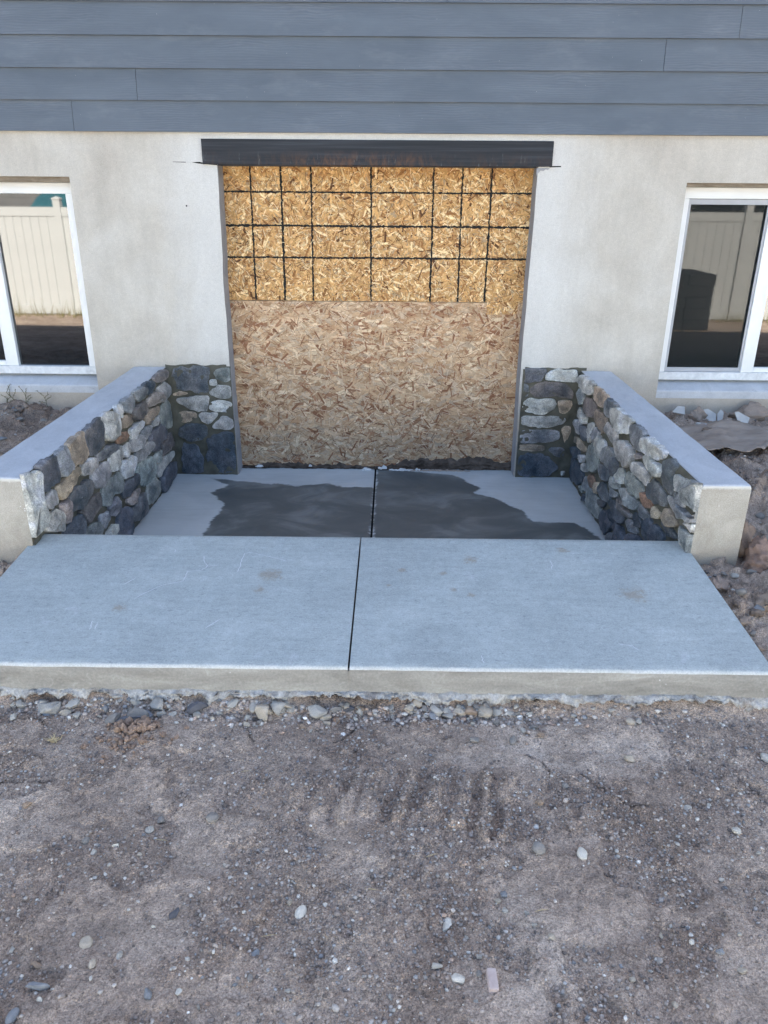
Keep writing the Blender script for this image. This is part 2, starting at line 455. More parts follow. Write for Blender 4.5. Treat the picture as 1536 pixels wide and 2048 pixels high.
M_SLAB = m_slab(); M_SIDE = m_formside(); M_LAND = m_landing(); M_STONE = m_stone()
M_SLOP = m_slop()
M_MORT = m_simple('damp_mortar', (0.07, 0.066, 0.05), (0.155, 0.146, 0.113), 9, 0.9, 0.2, 130, 0.003)
M_SID = m_siding(); M_STEEL = m_steel(); M_DIRT = m_dirt(); M_GLASS = m_glass(); M_SCR = m_screen()
M_VINYL = m_simple('white_vinyl', (0.74, 0.75, 0.74), (0.82, 0.83, 0.82), 3, 0.35, 0.4, 20, 0.0003)
M_DVINYL = m_simple('dusty_white_vinyl', (0.55, 0.56, 0.56), (0.80, 0.81, 0.80), 22, 0.6, 0.3, 60, 0.0006)
M_ALU = m_simple('grey_screen_frame', (0.38, 0.39, 0.41), (0.46, 0.47, 0.49), 6, 0.45, 0.4, 60, 0.0002)
M_RECESS = m_simple('brown_recess_shade', (0.16, 0.125, 0.085), (0.30, 0.245, 0.18), 12, 0.9, 0.2, 40, 0.002, (1, 1, 4))  # brown tone for mortar and painted shade in the recess above the frames
M_STRAND = m_vcol('wood_strand', 0.72, 0.22, 90, 0.0006, 0.25)
M_BOARD = m_simple('strand_board_core', (0.33, 0.22, 0.12), (0.48, 0.34, 0.2), 40, 0.8)
M_BLACK = m_simple('black_grid_marking', (0.012, 0.012, 0.012), (0.03, 0.03, 0.028), 60, 0.8, 0.2, 150, 0.001)
M_DARK = m_simple('dark_gap', (0.01, 0.01, 0.01), (0.02, 0.02, 0.02), 20, 0.95, 0.05)  # near-black, puts the shade of open gaps and slots into the colour
M_ROCK = m_vcol('gravel_rock', 0.9, 0.42, 48, 0.003, 0.15)
M_CLOD = m_vcol('dirt_clod_soil', 0.95, 0.4, 90, 0.003, 0.1)
M_CHALK = m_simple('pale_scratch', (0.62, 0.63, 0.64), (0.72, 0.73, 0.74), 40, 0.9)
M_PAPER = m_simple('wrinkled_brown_paper', (0.27, 0.215, 0.175), (0.40, 0.335, 0.28), 5, 0.75, 0.25, 14, 0.01, (0.5, 2, 1))
M_CHIP = m_simple('pale_shard', (0.40, 0.39, 0.37), (0.56, 0.54, 0.50), 12, 0.7)
M_MUD = m_simple('dried_mud', (0.05, 0.038, 0.03), (0.16, 0.125, 0.10), 14, 0.95, 0.1, 45, 0.006)
M_FOAM = m_simple('torn_white_foam', (0.6, 0.6, 0.58), (0.78, 0.78, 0.76), 30, 0.9)
M_WEED = m_simple('dry_weed_stem', (0.07, 0.075, 0.04), (0.15, 0.13, 0.075), 40, 0.9)
M_STRAW = m_simple('dry_straw', (0.36, 0.28, 0.15), (0.5, 0.4, 0.24), 40, 0.9)
M_FENCE = m_simple('cream_vinyl_fencing', (0.63, 0.66, 0.65), (0.68, 0.71, 0.70), 2, 0.5, 0.4, 5, 0.0005)
M_NSIDE = m_simple('grey_neighbour_siding', (0.16, 0.165, 0.165), (0.2, 0.205, 0.205), 3, 0.7)
M_TEAL = m_simple('teal_tarpaulin', (0.03, 0.13, 0.17), (0.05, 0.18, 0.22), 3, 0.5)
M_ROOF = m_simple('asphalt_shingle', (0.05, 0.05, 0.055), (0.09, 0.09, 0.095), 12, 0.95)
M_PAL = m_simple('dark_masonry_block', (0.02, 0.02, 0.022), (0.06, 0.06, 0.062), 6, 0.9)
M_WOOD = m_simple('pallet_wood', (0.22, 0.15, 0.09), (0.32, 0.23, 0.15), 9, 0.85)
M_GRASS = m_simple('dry_weed_grass', (0.16, 0.15, 0.05), (0.30, 0.26, 0.10), 9, 0.9)
M_MARK = M_CHALK

# outlines of the veneer stones, millimetres on their wall (along the wall, height)
LEFT_STONES = '''
W -2108,739 -2021,735 -1946,705 -1930,674 -1950,623 -1958,570 -1932,518 -1956,478 -2013,470 -2098,476 -2116,501 -2119,560 -2123,626 -2122,696
D -1942,726 -1862,731 -1765,713 -1750,701 -1763,602 -1919,607 -1943,620 -1926,673 -1928,699
M -1749,720 -1663,717 -1625,691 -1611,650 -1636,611 -1725,605 -1755,622 -1754,672
T -1641,723 -1578,735 -1450,724 -1424,696 -1406,628 -1424,596 -1551,598 -1616,612 -1616,664
T -1795,590 -1720,594 -1633,594 -1554,590 -1506,566 -1530,545 -1587,545 -1601,521 -1707,529 -1752,509 -1798,523 -1807,560
L -1939,577 -1857,591 -1819,574 -1825,524 -1923,530
W -1922,510 -1814,492 -1785,424 -1812,380 -1957,444 -1963,474
P -1803,499 -1730,494 -1692,467 -1700,408 -1726,391 -1781,398 -1787,445
L -1525,585 -1418,582 -1316,551 -1330,517 -1413,507 -1523,534
D -1708,501 -1617,507 -1491,506 -1446,481 -1454,432 -1520,402 -1614,406 -1689,424 -1702,467
Q -1619,395 -1490,394 -1365,393 -1347,346 -1349,311 -1475,318 -1558,305 -1575,343
B -1806,371 -1734,382 -1624,381 -1575,343 -1579,306 -1616,266 -1804,352
N -1589,280 -1510,285 -1427,262 -1389,223 -1418,176 -1598,258
D -1440,739 -1335,745 -1202,729 -1186,677 -1213,589 -1339,586 -1404,595 -1428,673
W -1233,742 -1113,740 -1004,688 -980,645 -987,592 -1111,579 -1188,590 -1175,674
W -1002,728 -911,720 -893,695 -907,657 -958,650 -992,685
T -962,621 -883,646 -788,629 -756,577 -934,586 -976,602
M -900,747 -760,742 -701,702 -702,659 -758,630 -891,662 -888,707
M -703,744 -589,732 -506,705 -507,651 -641,659 -685,699
Q -736,648 -552,639 -498,606 -499,560 -619,548 -747,579 -778,617
P -490,629 -364,643 -229,616 -157,555 -253,552 -490,583
T -554,545 -447,561 -275,542 -273,499 -401,497 -509,489 -568,508
N -268,487 -203,534 -87,532 19,488 31,405 -15,338 -154,350 -253,401
L -436,475 -370,483 -278,484 -286,438 -421,445
W -834,547 -756,557 -620,546 -580,522 -603,503 -729,506 -739,479 -823,497
O -1061,573 -981,572 -862,550 -852,518 -998,526 -1048,537
L -844,482 -794,496 -692,482 -643,439 -677,415 -780,413 -849,430
M -659,484 -558,490 -472,470 -479,431 -585,421 -640,449
D -479,431 -319,426 -216,396 -160,335 -211,306 -359,319 -386,295 -506,313 -531,384
Q -164,325 -87,313 0,206 -142,222 -300,223 -327,254 -342,314 -195,295
M -1345,571 -1263,570 -1141,566 -1024,529 -1057,512 -1174,514 -1293,523
L -1191,502 -1111,511 -965,504 -976,457 -1038,422 -1154,414 -1182,458
L -947,496 -870,492 -844,463 -870,432 -951,430 -970,455
L -799,404 -673,403 -527,396 -456,350 -514,337 -582,338 -652,330 -791,344
L -483,279 -370,290 -318,251 -377,221 -468,225 -494,250
M -1440,501 -1335,507 -1193,498 -1166,434 -1188,410 -1285,418 -1324,410 -1433,430
W -1026,417 -926,422 -842,408 -792,362 -824,338 -920,322 -991,326 -1038,384
N -808,297 -748,332 -606,320 -489,264 -504,200 -564,157 -696,169 -789,224
L -477,201 -344,210 -151,196 -33,175 -35,141 -154,134 -324,159 -414,123 -494,180
B -403,103 -328,149 -154,134 -22,89 -22,29 -126,-17 -273,-20 -378,14
N -1323,396 -1276,410 -1101,397 -1033,363 -1003,294 -1090,284 -1214,308 -1250,281 -1341,304
D -1063,283 -984,306 -850,307 -803,270 -803,229 -923,234 -988,220 -1053,236
P -1033,213 -917,212 -791,199 -792,174 -879,151 -993,167
N -665,162 -521,179 -443,95 -408,37 -545,18 -678,39 -685,111
D -974,139 -835,144 -692,135 -702,65 -674,5 -864,26 -960,57
M -1280,270 -1157,286 -1093,242 -1109,200 -1203,200 -1273,221
M -1409,283 -1283,262 -1253,207 -1338,183 -1393,230
B -1193,158 -1097,195 -1018,177 -986,109 -967,40 -1003,-16 -1232,88
L -1340,161 -1267,171 -1203,148 -1232,88 -1348,141
P -308,725 -122,728 1,696 -24,670 -145,668 -270,678 -304,700
B -529,729 -441,724 -329,706 -299,675 -375,654 -468,653 -504,693
L -282,647 -183,644 -93,648 12,598 -1,563 -116,545 -178,540 -258,560 -253,612'''
RIGHT_STONES = '''
W -49,669 -135,727 -301,755 -426,743 -374,710 -381,658 -285,639 -170,654
T -389,714 -489,745 -614,747 -695,732 -652,698 -630,646 -518,648 -411,649
M -628,684 -715,722 -836,738 -897,724 -789,688 -785,633 -660,614
W -777,666 -814,694 -936,727 -1028,723 -1183,730 -1130,690 -1139,643 -1024,620 -897,604 -804,623
M -1131,687 -1244,724 -1396,728 -1346,672 -1380,622 -1294,615 -1184,625
W -1343,654 -1370,693 -1455,736 -1570,745 -1670,730 -1661,690 -1580,659 -1399,628
M -33,577 -105,630 -166,622 -195,599 -166,540 -61,517
Q -189,572 -259,620 -374,636 -463,626 -482,586 -469,541 -338,526 -204,520
L -81,473 -138,519 -238,507 -331,503 -315,459 -215,435 -167,457
T -469,541 -535,612 -643,617 -735,615 -739,574 -719,520 -643,518 -545,521
M -40,389 -82,429 -193,442 -225,416 -196,354 -99,352
D -220,405 -252,437 -330,447 -356,411 -361,361 -248,365
L -350,444 -449,513 -488,501 -449,439 -458,400 -395,367 -360,403
M -474,459 -532,514 -618,502 -617,469 -532,406 -476,418
L -740,539 -756,602 -845,597 -941,598 -965,576 -940,511 -848,528
W -587,431 -656,489 -777,491 -792,460 -763,391 -693,375 -603,395
M -749,422 -803,467 -905,496 -982,479 -981,452 -904,375 -825,387 -765,387
W -958,517 -993,573 -1088,592 -1241,604 -1267,574 -1272,537 -1227,504 -1139,480 -1096,491 -1006,487
P -1282,579 -1311,603 -1373,613 -1380,598 -1323,577
W -1399,604 -1419,631 -1508,641 -1613,651 -1664,643 -1669,610 -1584,585 -1453,579
L -1297,529 -1297,555 -1382,576 -1475,570 -1542,566 -1504,506 -1416,502 -1329,511
T -48,263 -58,307 -207,330 -377,327 -340,288 -235,272 -152,281
B -26,199 -69,241 -197,269 -229,243 -173,192 -78,179
L -233,212 -281,255 -359,268 -351,225 -284,207
N -404,309 -433,361 -504,393 -587,394 -681,367 -689,316 -603,252 -478,225 -411,254
B -14,67 -41,151 -158,181 -303,178 -394,153 -375,109 -280,54 -66,5
L -331,183 -375,235 -466,244 -466,203 -347,170
M -686,303 -743,357 -882,363 -918,351 -918,318 -855,287 -710,285
D -900,390 -935,443 -991,478 -1047,449 -1020,384 -919,348
M -409,121 -459,177 -534,177 -549,105 -446,84
O -519,190 -581,230 -655,222 -632,159 -583,150
T -646,205 -711,229 -734,163 -665,163
D -731,206 -787,262 -879,270 -907,243 -975,228 -915,191 -809,179
L -931,323 -947,354 -1014,366 -1048,354 -1113,366 -1110,341 -1026,309
W -1034,385 -1066,437 -1137,461 -1170,446 -1170,388 -1084,368
N -1184,416 -1220,479 -1301,493 -1409,492 -1462,475 -1451,424 -1390,404 -1280,402 -1193,396
N -902,287 -937,309 -1018,294 -1096,312 -1083,279 -1005,260
L -1113,335 -1154,366 -1238,383 -1373,389 -1442,394 -1407,340 -1308,314 -1194,307
O -1460,431 -1468,463 -1541,474 -1610,462 -1602,434 -1533,417 -1476,419
T -1612,435 -1642,461 -1726,454 -1710,424 -1646,407 -1583,405
Q -781,151 -842,179 -909,188 -877,137 -814,133
D -941,202 -1025,247 -1106,259 -1180,249 -1258,254 -1245,197 -1137,191 -1032,201
P -1098,292 -1179,281 -1280,291 -1352,301 -1362,279 -1271,255 -1165,251 -1110,265
N -558,85 -560,141 -687,153 -779,137 -842,109 -824,40 -676,27 -572,35
N -310,56 -370,78 -415,67 -370,35
B -415,24 -457,60 -530,65 -525,35 -441,11
B -828,68 -869,121 -927,132 -1049,132 -1081,126 -1006,28 -911,29
B -940,137 -1007,190 -1111,188 -1173,174 -1092,134
B -1072,113 -1126,153 -1212,179 -1271,168 -1340,132 -1195,65 -1121,101
M -1272,224 -1308,259 -1377,273 -1439,270 -1475,244 -1388,221 -1318,209
D -1366,296 -1400,329 -1457,334 -1507,326 -1480,284 -1405,266
M -1413,353 -1433,387 -1497,399 -1554,397 -1601,388 -1556,343 -1511,342 -1442,343
B -1518,327 -1585,377 -1695,389 -1786,388 -1808,350 -1607,256 -1508,274
D -1055,21 -1062,71 -1125,95 -1195,65 -1076,9
B -1350,196 -1476,241 -1553,250 -1551,230 -1372,147
D -1658,682 -1718,712 -1800,723 -1817,707 -1798,655 -1825,619 -1828,590 -1758,574 -1708,586 -1675,633
L -1813,645 -1820,678 -2062,726 -2062,721 -2062,689 -2062,608 -1947,599 -1933,631 -1834,622
D -1521,516 -1574,565 -1646,567 -1731,560 -1776,534 -1766,507 -1683,485 -1567,471
M -1829,586 -1842,605 -1909,617 -1947,599 -1956,580 -1905,582
N -1769,551 -1791,575 -1887,575 -2062,578 -2062,573 -1928,529 -1844,530
L -2062,593 -2062,608 -2062,580 -2062,576
T -1762,465 -1777,507 -1816,519 -1917,508 -1926,488 -1885,463 -1811,458
D -1747,422 -1775,450 -1855,457 -1938,440 -1932,429 -1832,411
W -1954,540 -2062,560 -2062,521 -2062,518
N -1942,476 -1950,503 -2062,503 -2062,474 -2062,426 -1972,432'''
RETURN_L_STONES = '''
D -1396,710 -1356,724 -1207,725 -1151,720 -1164,660 -1179,561 -1225,557 -1333,575 -1391,589 -1402,620
N -1135,686 -1111,715 -1040,719 -1026,706 -1028,646 -1065,629 -1116,649
L -1163,643 -1120,645 -1119,607 -1162,607
L -1177,561 -1143,584 -1104,605 -1037,602 -1024,570 -1034,531 -1058,522 -1118,527 -1158,542
T -1405,551 -1360,563 -1315,556 -1312,548 -1362,540 -1406,536
L -1387,516 -1337,525 -1223,535 -1182,532 -1190,476 -1201,435 -1254,436 -1314,451 -1342,474 -1386,489
W -1179,468 -1166,495 -1093,504 -1027,497 -1024,439 -1038,429 -1155,439 -1179,449
T -1384,411 -1361,431 -1270,428 -1276,365 -1361,357 -1373,388
L -1253,409 -1224,427 -1129,424 -1135,398 -1173,359 -1200,350 -1229,370
L -1169,331 -1134,367 -1100,406 -1078,403 -1037,384 -1025,336 -1057,316 -1126,313
B -1387,321 -1355,341 -1284,353 -1217,338 -1202,311 -1207,271 -1256,238 -1307,225 -1363,249 -1391,281
B -1368,213 -1328,209 -1274,201 -1256,149 -1249,108 -1250,25 -1275,8 -1390,7 -1395,32 -1384,106
B -1209,238 -1176,271 -1089,296 -1021,281 -1015,192 -1022,90 -1049,36 -1130,2 -1168,26 -1216,67 -1231,116 -1215,170'''
RETURN_R_STONES = '''
D 828,735 885,737 978,738 990,721 971,684 956,648 867,645 831,647
W 978,691 1002,710 1038,726 1119,730 1179,723 1183,650 1134,650 1059,660 992,663
M 821,633 856,636 879,626 881,554 829,552
Q 896,611 941,646 1023,645 1136,633 1158,599 1177,565 1153,538 1088,552 994,555 908,554 896,581
W 830,519 883,541 958,536 1040,540 1067,514 1057,479 1004,437 944,439 875,450 830,488
T 1080,518 1109,533 1162,526 1167,495 1147,452 1121,439 1090,448
L 826,414 865,424 1006,424 1119,421 1139,398 1128,370 1049,357 936,350 835,367
M 826,312 861,330 976,331 1097,332 1113,275 1078,254 945,239 868,240 835,276
T 1118,338 1133,356 1172,355 1179,335 1167,287 1154,239 1139,263
T 827,228 907,230 1011,225 1013,189 949,186 852,191
D 1047,194 1070,214 1144,209 1149,158 1123,142 1075,165
B 824,155 904,170 1005,167 1063,129 1121,84 1097,51 1057,13 925,10 834,23
W 1142,43 1167,48 1170,23 1145,14'''

# loose stones: x, y, size (mm), height/width, colour | label
ROCKS = '''
-1074 -2803 78 0.85 L|large pale crushed rock wedged under the slab edge near its left end
-1167 -2825 38 0.70 L
-1102 -2838 32 0.70 B
-1075 -2864 32 0.80 B|small bluish stone lying just below the large pale rock at the slab's left end
-1018 -2863 38 0.60 C|cream slab-shaped stone right below the large pale rock at the slab's left end
-999 -2821 45 0.80 L
-798 -2803 45 0.50 L
-731 -2814 58 0.80 L|pale angular rock under the slab edge above the red clod heap
-711 -2872 41 0.60 L
-850 -2895 53 0.60 G
-770 -2885 66 0.70 G|grey flat rock leaning on the top of the red clod heap
-607 -2821 64 0.70 D|dark grey flat rock under the slab edge, right of the clod heap
-596 -2869 28 0.60 L
-493 -2764 39 0.70 L
-938 -2832 26 0.60 G
-396 -2786 72 0.90 C|largest cream lumpy rock under the middle left of the slab edge
-345 -2764 52 0.80 L
-427 -2835 29 1.30 L
-342 -2841 35 0.60 L
-315 -2808 39 0.60 C
-224 -2796 58 0.80 L|pale pointed rock at the slab edge, left of the joint
-164 -2782 39 0.50 G
-86 -2801 29 0.70 L
-124 -2759 33 0.60 D
70 -2747 25 0.90 C
119 -2760 33 0.70 G
156 -2772 43 1.10 L|upright pale rock at the slab edge, right of the joint
189 -2798 32 0.80 L
72 -2813 26 0.50 W
142 -2867 28 1.40 B|small blue-grey spearhead-shaped stone just right of the joint
195 -2854 43 0.70 L
304 -2845 38 0.70 W|white-grey stone lying clear of the slab edge, right of the joint
230 -2744 36 0.90 C
263 -2743 40 0.80 T
303 -2764 49 0.70 C
346 -2785 33 0.80 L
-163 -2866 28 0.80 O|small orange-tan crumbling lump just below the slab edge
-671 -3635 29 1.00 C|round tan pebble resting at the lower left of the dirt
-636 -3692 22 0.90 C
-737 -3733 58 0.42 B|long flat blue-grey stone at the lower left of the dirt
-763 -3799 23 1.30 B|oval pale blue stone at the bottom left corner
-762 -3686 28 0.70 T
-587 -3668 17 1.20 L
-720 -3769 21 0.60 W
-498 -3755 21 1.20 B|small blue-white angular stone near the bottom, right of the long flat stone
-436 -3745 17 0.90 W
-491 -3563 26 1.50 D|dark slate shard standing on its point in the left dirt
-531 -3599 15 0.60 W
-290 -3653 22 1.30 B|square blue-grey stone sunk in the dirt below the slate shard
-227 -3527 19 1.20 C
-199 -3548 26 1.40 W|cream blocky stone beside a round pebble, left of centre
-143 -3531 14 1.10 W
-292 -3708 24 0.90 G
-620 -3402 16 0.90 C
-742 -3388 23 0.80 L
-776 -3352 26 0.80 G
-205 -3742 15 0.80 L
-833 -3651 17 1.20 L
-388 -3772 15 1.00 G
-197 -3394 15 0.70 W
-971 -3250 35 0.60 T
-601 -3281 24 1.10 G
-460 -3289 35 0.80 G|rounded grey stone on the dirt, left of the tread marks
-619 -3315 24 1.20 L
-688 -3376 26 0.50 W
264 -2961 61 0.50 G|flat grey stone half sunk in the dirt, right of the tread marks' top
381 -2963 23 1.50 G
421 -2917 23 0.80 L
468 -2939 28 0.60 T
756 -2886 24 0.70 C
709 -3031 44 0.80 C|angular cream and tan stone on the open dirt at the right
1116 -3024 51 0.50 L|long pale stone at the right edge of the dirt
821 -3220 25 0.90 L
888 -3203 17 0.70 W
918 -3302 24 0.90 W|smooth cream pebble near the right edge of the dirt
418 -3213 25 0.70 T
388 -3368 36 0.90 G|round dark grey stone with a shadow beneath, right of centre
497 -3377 28 1.30 W|pale speckled oval stone beside the round dark grey stone
142 -3574 26 1.50 W|pale lumpy upright stone at the centre of the lower dirt
268 -3509 24 0.60 C|small tan block touching a blue-grey stone, right of centre
282 -3495 22 0.80 B|blue-grey stone touching a small tan block, right of centre
283 -3538 17 1.10 L
331 -3544 15 0.80 L
345 -3577 14 1.10 L
377 -3611 17 0.80 C
112 -3685 33 0.50 L|thin greenish-grey stone left of the two-tone kidney stone
161 -3707 37 0.70 W|kidney-shaped two-tone pale stone near the bottom
204 -3701 15 0.90 G
208 -3661 19 0.80 L
185 -3609 15 1.00 L
690 -3623 15 0.80 W|tiny bright white pebble in the lower right dirt
608 -3757 18 0.70 C
632 -3594 11 1.60 C
742 -3646 25 0.60 B
774 -3688 24 0.90 C|pinkish cream stone in the lower right corner
947 -3370 15 1.00 L
417 -3789 15 1.10 B
12 -3752 13 1.00 L
192 -3760 13 0.80 L
534 -3704 14 0.80 C
596 -3224 21 0.80 T
659 -3574 15 0.70 L
-801 -3463 15 0.80 W
-402 -3427 17 0.70 L
-81 -3586 14 0.90 L
503 -3144 20 0.80 G
822 -3451 16 0.80 L
800 -3609 16 0.60 L'''

# ================================================================== GROUND
TREADS = [(-.287, -3.10, -.284, -3.283), (-.19, -3.137, -.229, -3.299), (-.105, -3.136, -.149, -3.297), (-.056, -3.106, -.092, -3.254),
          (.038, -3.104, .003, -3.269), (.110, -3.103, .084, -3.242), (.187, -3.13, .156, -3.292), (.246, -3.11, .216, -3.356), (.308, -3.128, .276, -3.339)]
CRACKS = [[(-.43, -2.87), (-.445, -2.90), (-.44, -2.925), (-.425, -2.94), (-.42, -2.965), (-.405, -2.985)],
          [(-.77, -2.88), (-.79, -2.93), (-.80, -2.965), (-.815, -2.985)], [(.56, -3.10), (.60, -3.15), (.63, -3.18), (.66, -3.21), (.71, -3.22)],
          [(-.10, -2.90), (-.13, -2.95), (-.16, -2.975)], [(-1.15, -2.92), (-1.09, -2.90), (-1.06, -2.93)], [(-1.10, -3.16), (-1.0, -3.17), (-.93, -3.16)],
          [(.02, -2.86), (.05, -2.90), (.04, -2.93)], [(.42, -3.02), (.46, -3.06), (.47, -3.10)]]

def seg_d(x, y, ax, ay, bx, by):
    dx, dy = bx - ax, by - ay
    t = np.clip(((x - ax) * dx + (y - ay) * dy) / (dx * dx + dy * dy), 0, 1)
    return np.hypot(x - ax - t * dx, y - ay - t * dy)

def ground_z(x, y, full=False):
    x = np.asarray(x, dtype=np.float64); y = np.asarray(y, dtype=np.float64)
    z = np.interp(y, [-60, -8.5, -6.5, -4.85, -3.8, -2.9, -2.75, -2.3, -2.0, -1.0, -.25, 0.0, 5], [-.5, -.5, -.12, .13, .185, .222, .235, .31, .345, .415, .43, .455, .5])
    side = sstep(-2.75, -2.3, y)
    front = 1 - side
    rough = 0.018 * front + 0.055 * side
    z = z + rough * fbm(x, y, 2.3, 3, 2) + (0.010 * front + 0.045 * side) * fbm(x, y, 8, 4, 9)
    # packed crust: terraces with small steps
    cr = fbm(x + .02 * fbm(x, y, 30, 2, 31), y, 6, 4, 21)
    crust = sstep(-.10, .0, cr)
    z = z + front * 0.008 * sstep(-.07, -.01, cr) + front * 0.005 * sstep(.10, .15, fbm(x, y, 12, 4, 26, .6))
    grit = sstep(-.05, .2, fbm(x, y, 3.1, 4, 41) + .6 * fbm(x, y, 11, 3, 43)) * .75 + .55 * (1 - crust)
    grit = np.clip(grit, 0, 1)
    lump = fbm(x, y, 26, 3, 47, .6)
    z = z + grit * front * .008 * np.clip(lump, -.1, .5)
    z = z + (0.0035 + 0.003 * grit + .008 * side) * fbm(x, y, 48, 3, 14, 0.6)
    # clods on the backfill beside the walls
    cl = fbm(x, y, 14, 3, 55)
    z = z + side * 0.03 * sstep(.0, .18, cl)
    # tread marks of a machine
    T = np.zeros_like(z)
    wx = x + .022 * fbm(x, y, 14, 4, 61, .6); wy = y + .03 * fbm(x, y, 12, 4, 65, .6)
    for k, (ax, ay, bx, by) in enumerate(TREADS):
        d = seg_d(wx, wy, ax, ay, bx, by)
        a = (.5, .7, 1.0, .8, 1.3, 1.1, .9, 1.2, 1.0)[k]
        T = T - a * .009 * (1 - sstep(.006, .020, d))
        d2 = seg_d(wx, wy, ax + .036, ay, bx + .036, by)
        T = T + a * .012 * (1 - sstep(.008, .020, d2))
    z = z + T + .008 * np.clip(fbm(x, y, 24, 3, 67), -.3, .4) * np.exp(-((x - .02) / .4) ** 2 - ((y + 3.2) / .12) ** 2)
    grit = np.clip(grit + .2 * (T < -.004), 0, 1)
    # long rut edge right of the treads
    d = seg_d(wx, wy, .33, -3.02, .75, -3.24)
    z = z + front * .006 * np.exp(-(d / .02) ** 2)
    # bed of the clod heap
    z = z + .028 * np.exp(-((x + .76) / .075) ** 2 - ((y + 2.965) / .055) ** 2)
    # dark hollow at lower right
    z = z - .014 * np.exp(-((x - .60) / .06) ** 2 - ((y + 3.60) / .03) ** 2)
    # trench of loose gravel along the slab
    z = z + .030 * np.exp(-((y + 2.80) / .035) ** 2) * (np.abs(x) < 1.4) - .008 * np.exp(-((y + 2.87) / .02) ** 2)
    if not full: return z
    ck = np.zeros_like(z)
    cx = x + .006 * fbm(x, y, 40, 2, 71); cy = y + .006 * fbm(x, y, 40, 2, 73)
    for pl in CRACKS:
        for (a, b), (c, d_) in zip(pl[:-1], pl[1:]):
            dd = seg_d(cx, cy, a, b, c, d_)
            ck = np.maximum(ck, 1 - sstep(.001, .004, dd))
    z = z - ck * .006
    return z, grit, ck * .75

def axis(segs):
    out = []
    for a, b, st in segs:
        n = max(1, int(round((b - a) / st)))
        out.append(np.linspace(a, b, n, endpoint=False))
    out.append(np.array([segs[-1][1]]))
    return np.concatenate(out)

gx = axis([(-60, -12, 4), (-12, -4, .5), (-4, -2.6, .07), (-2.6, -1.46, .012), (-1.46, -1.05, .0065), (-1.05, 1.05, .0052), (1.05, 1.21, .0065), (1.21, 2.5, .010), (2.5, 4, .07), (4, 12, .5), (12, 60, 4)])
gy = axis([(-60, -16, 4), (-16, -8.5, .4), (-8.5, -5, .12), (-5, -4.0, .03), (-4.0, -2.78, .0052), (-2.78, 0, .012), (0, .06, .02), (.06, 12, 2), (12, 60, 6)])
GX, GY = np.meshgrid(gx, gy, indexing='ij')
GZ, GG, GK = ground_z(GX, GY, True)
nx, ny = GX.shape
idx = np.arange(nx * ny).reshape(nx, ny)
Fq = np.stack([idx[:-1, :-1], idx[1:, :-1], idx[1:, 1:], idx[:-1, 1:]], -1).reshape(-1, 4)
cx = (GX[:-1, :-1] + GX[1:, 1:]).ravel() / 2; cy = (GY[:-1, :-1] + GY[1:, 1:]).ravel() / 2
kill = ((cx > -1.46) & (cx < 1.21) & (cy > -2.78) & (cy < .3)) | ((cx > -6) & (cx < 6) & (cy > .06) & (cy < 9))
kill |= ((cx > -1.64) & (cx < 1.39) & (cy > -2.04) & (cy < .06))
Fq = Fq[~kill]
used = np.unique(Fq); rm = np.full(nx * ny, -1); rm[used] = np.arange(len(used))
V = np.stack([GX, GY, GZ], -1).reshape(-1, 3)[used]
gm = mesh('ground', V, rm[Fq], [M_DIRT], True, vat={'grit': GG.ravel()[used], 'crack': GK.ravel()[used]})
obj('ground', gm, kind='structure', label='packed grey-brown dirt with gravel')

# ================================================================== SLAB (raised front pad)
SX0, SX1, SY0, SY1 = -1.46, 1.212, -2.818, -1.957
JX0, JX1 = -0.124, -0.118            # joint (front, rear)
def slab_z(y): return 0.435 + (y + 1.957) * 0.0674

def slab_panel(xa_f, xa_r, xb_f, xb_r):
    """one half of the pad: fine top with rounded nosing, formed side"""
    n = 120; ys = np.concatenate([np.linspace(SY0 + .012, SY1 - .004, 40)])
    prof = [(SY0, -.094), (SY0, -.05), (SY0, -.010), (SY0 + .0012, -.006), (SY0 + .004, -.002), (SY0 + .008, -.0004)]
    rows = [(y, slab_z(y) + dz) for y, dz in prof] + [(y, slab_z(y)) for y in ys[1:]] + [(SY1, slab_z(SY1) - .004), (SY1, slab_z(SY1) - .45)]
    V = []
    for j, (y, z) in enumerate(rows):
        t = (y - SY0) / (SY1 - SY0)
        xa = xa_f + (xa_r - xa_f) * t; xb = xb_f + (xb_r - xb_f) * t
        for i in range(n + 1):
            x = xa + (xb - xa) * i / n
            yy = y
            if j <= 5: yy = y + .0035 * float(fbm(np.array(x), np.array(z), 9, 3, 81)) + .001 * float(vn(x * 60, z * 60, 3))
            zz = z + (.0012 * float(vn(x * 3, y * 3, 5)) if 5 < j < len(rows) - 2 else 0)
            if j in (3, 4): zz += .0012 * float(vn(x * 45, 2, 7))
            V.append((x, yy, zz))
    m = n + 1; F = []; mi = []
    for j in range(len(rows) - 1):
        for i in range(n):
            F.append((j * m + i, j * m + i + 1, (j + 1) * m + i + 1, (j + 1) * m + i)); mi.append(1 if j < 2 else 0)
    # side walls
    L = len(rows)
    for e, k in ((0, 0), (n, 1)):
        for j in range(L - 1):
            a, b = V[j * m + e], V[(j + 1) * m + e]
            c0 = len(V); V.append((a[0], a[1], a[2] - .001)); V.append((b[0], b[1], b[2] - .001)); V.append((b[0], b[1], .24)); V.append((a[0], a[1], .24))
            F.append((c0, c0 + 3, c0 + 2, c0 + 1) if k == 0 else (c0, c0 + 1, c0 + 2, c0 + 3)); mi.append(1)
    return mesh('slab_panel', V, F, [M_SLAB, M_SIDE], True, mi)

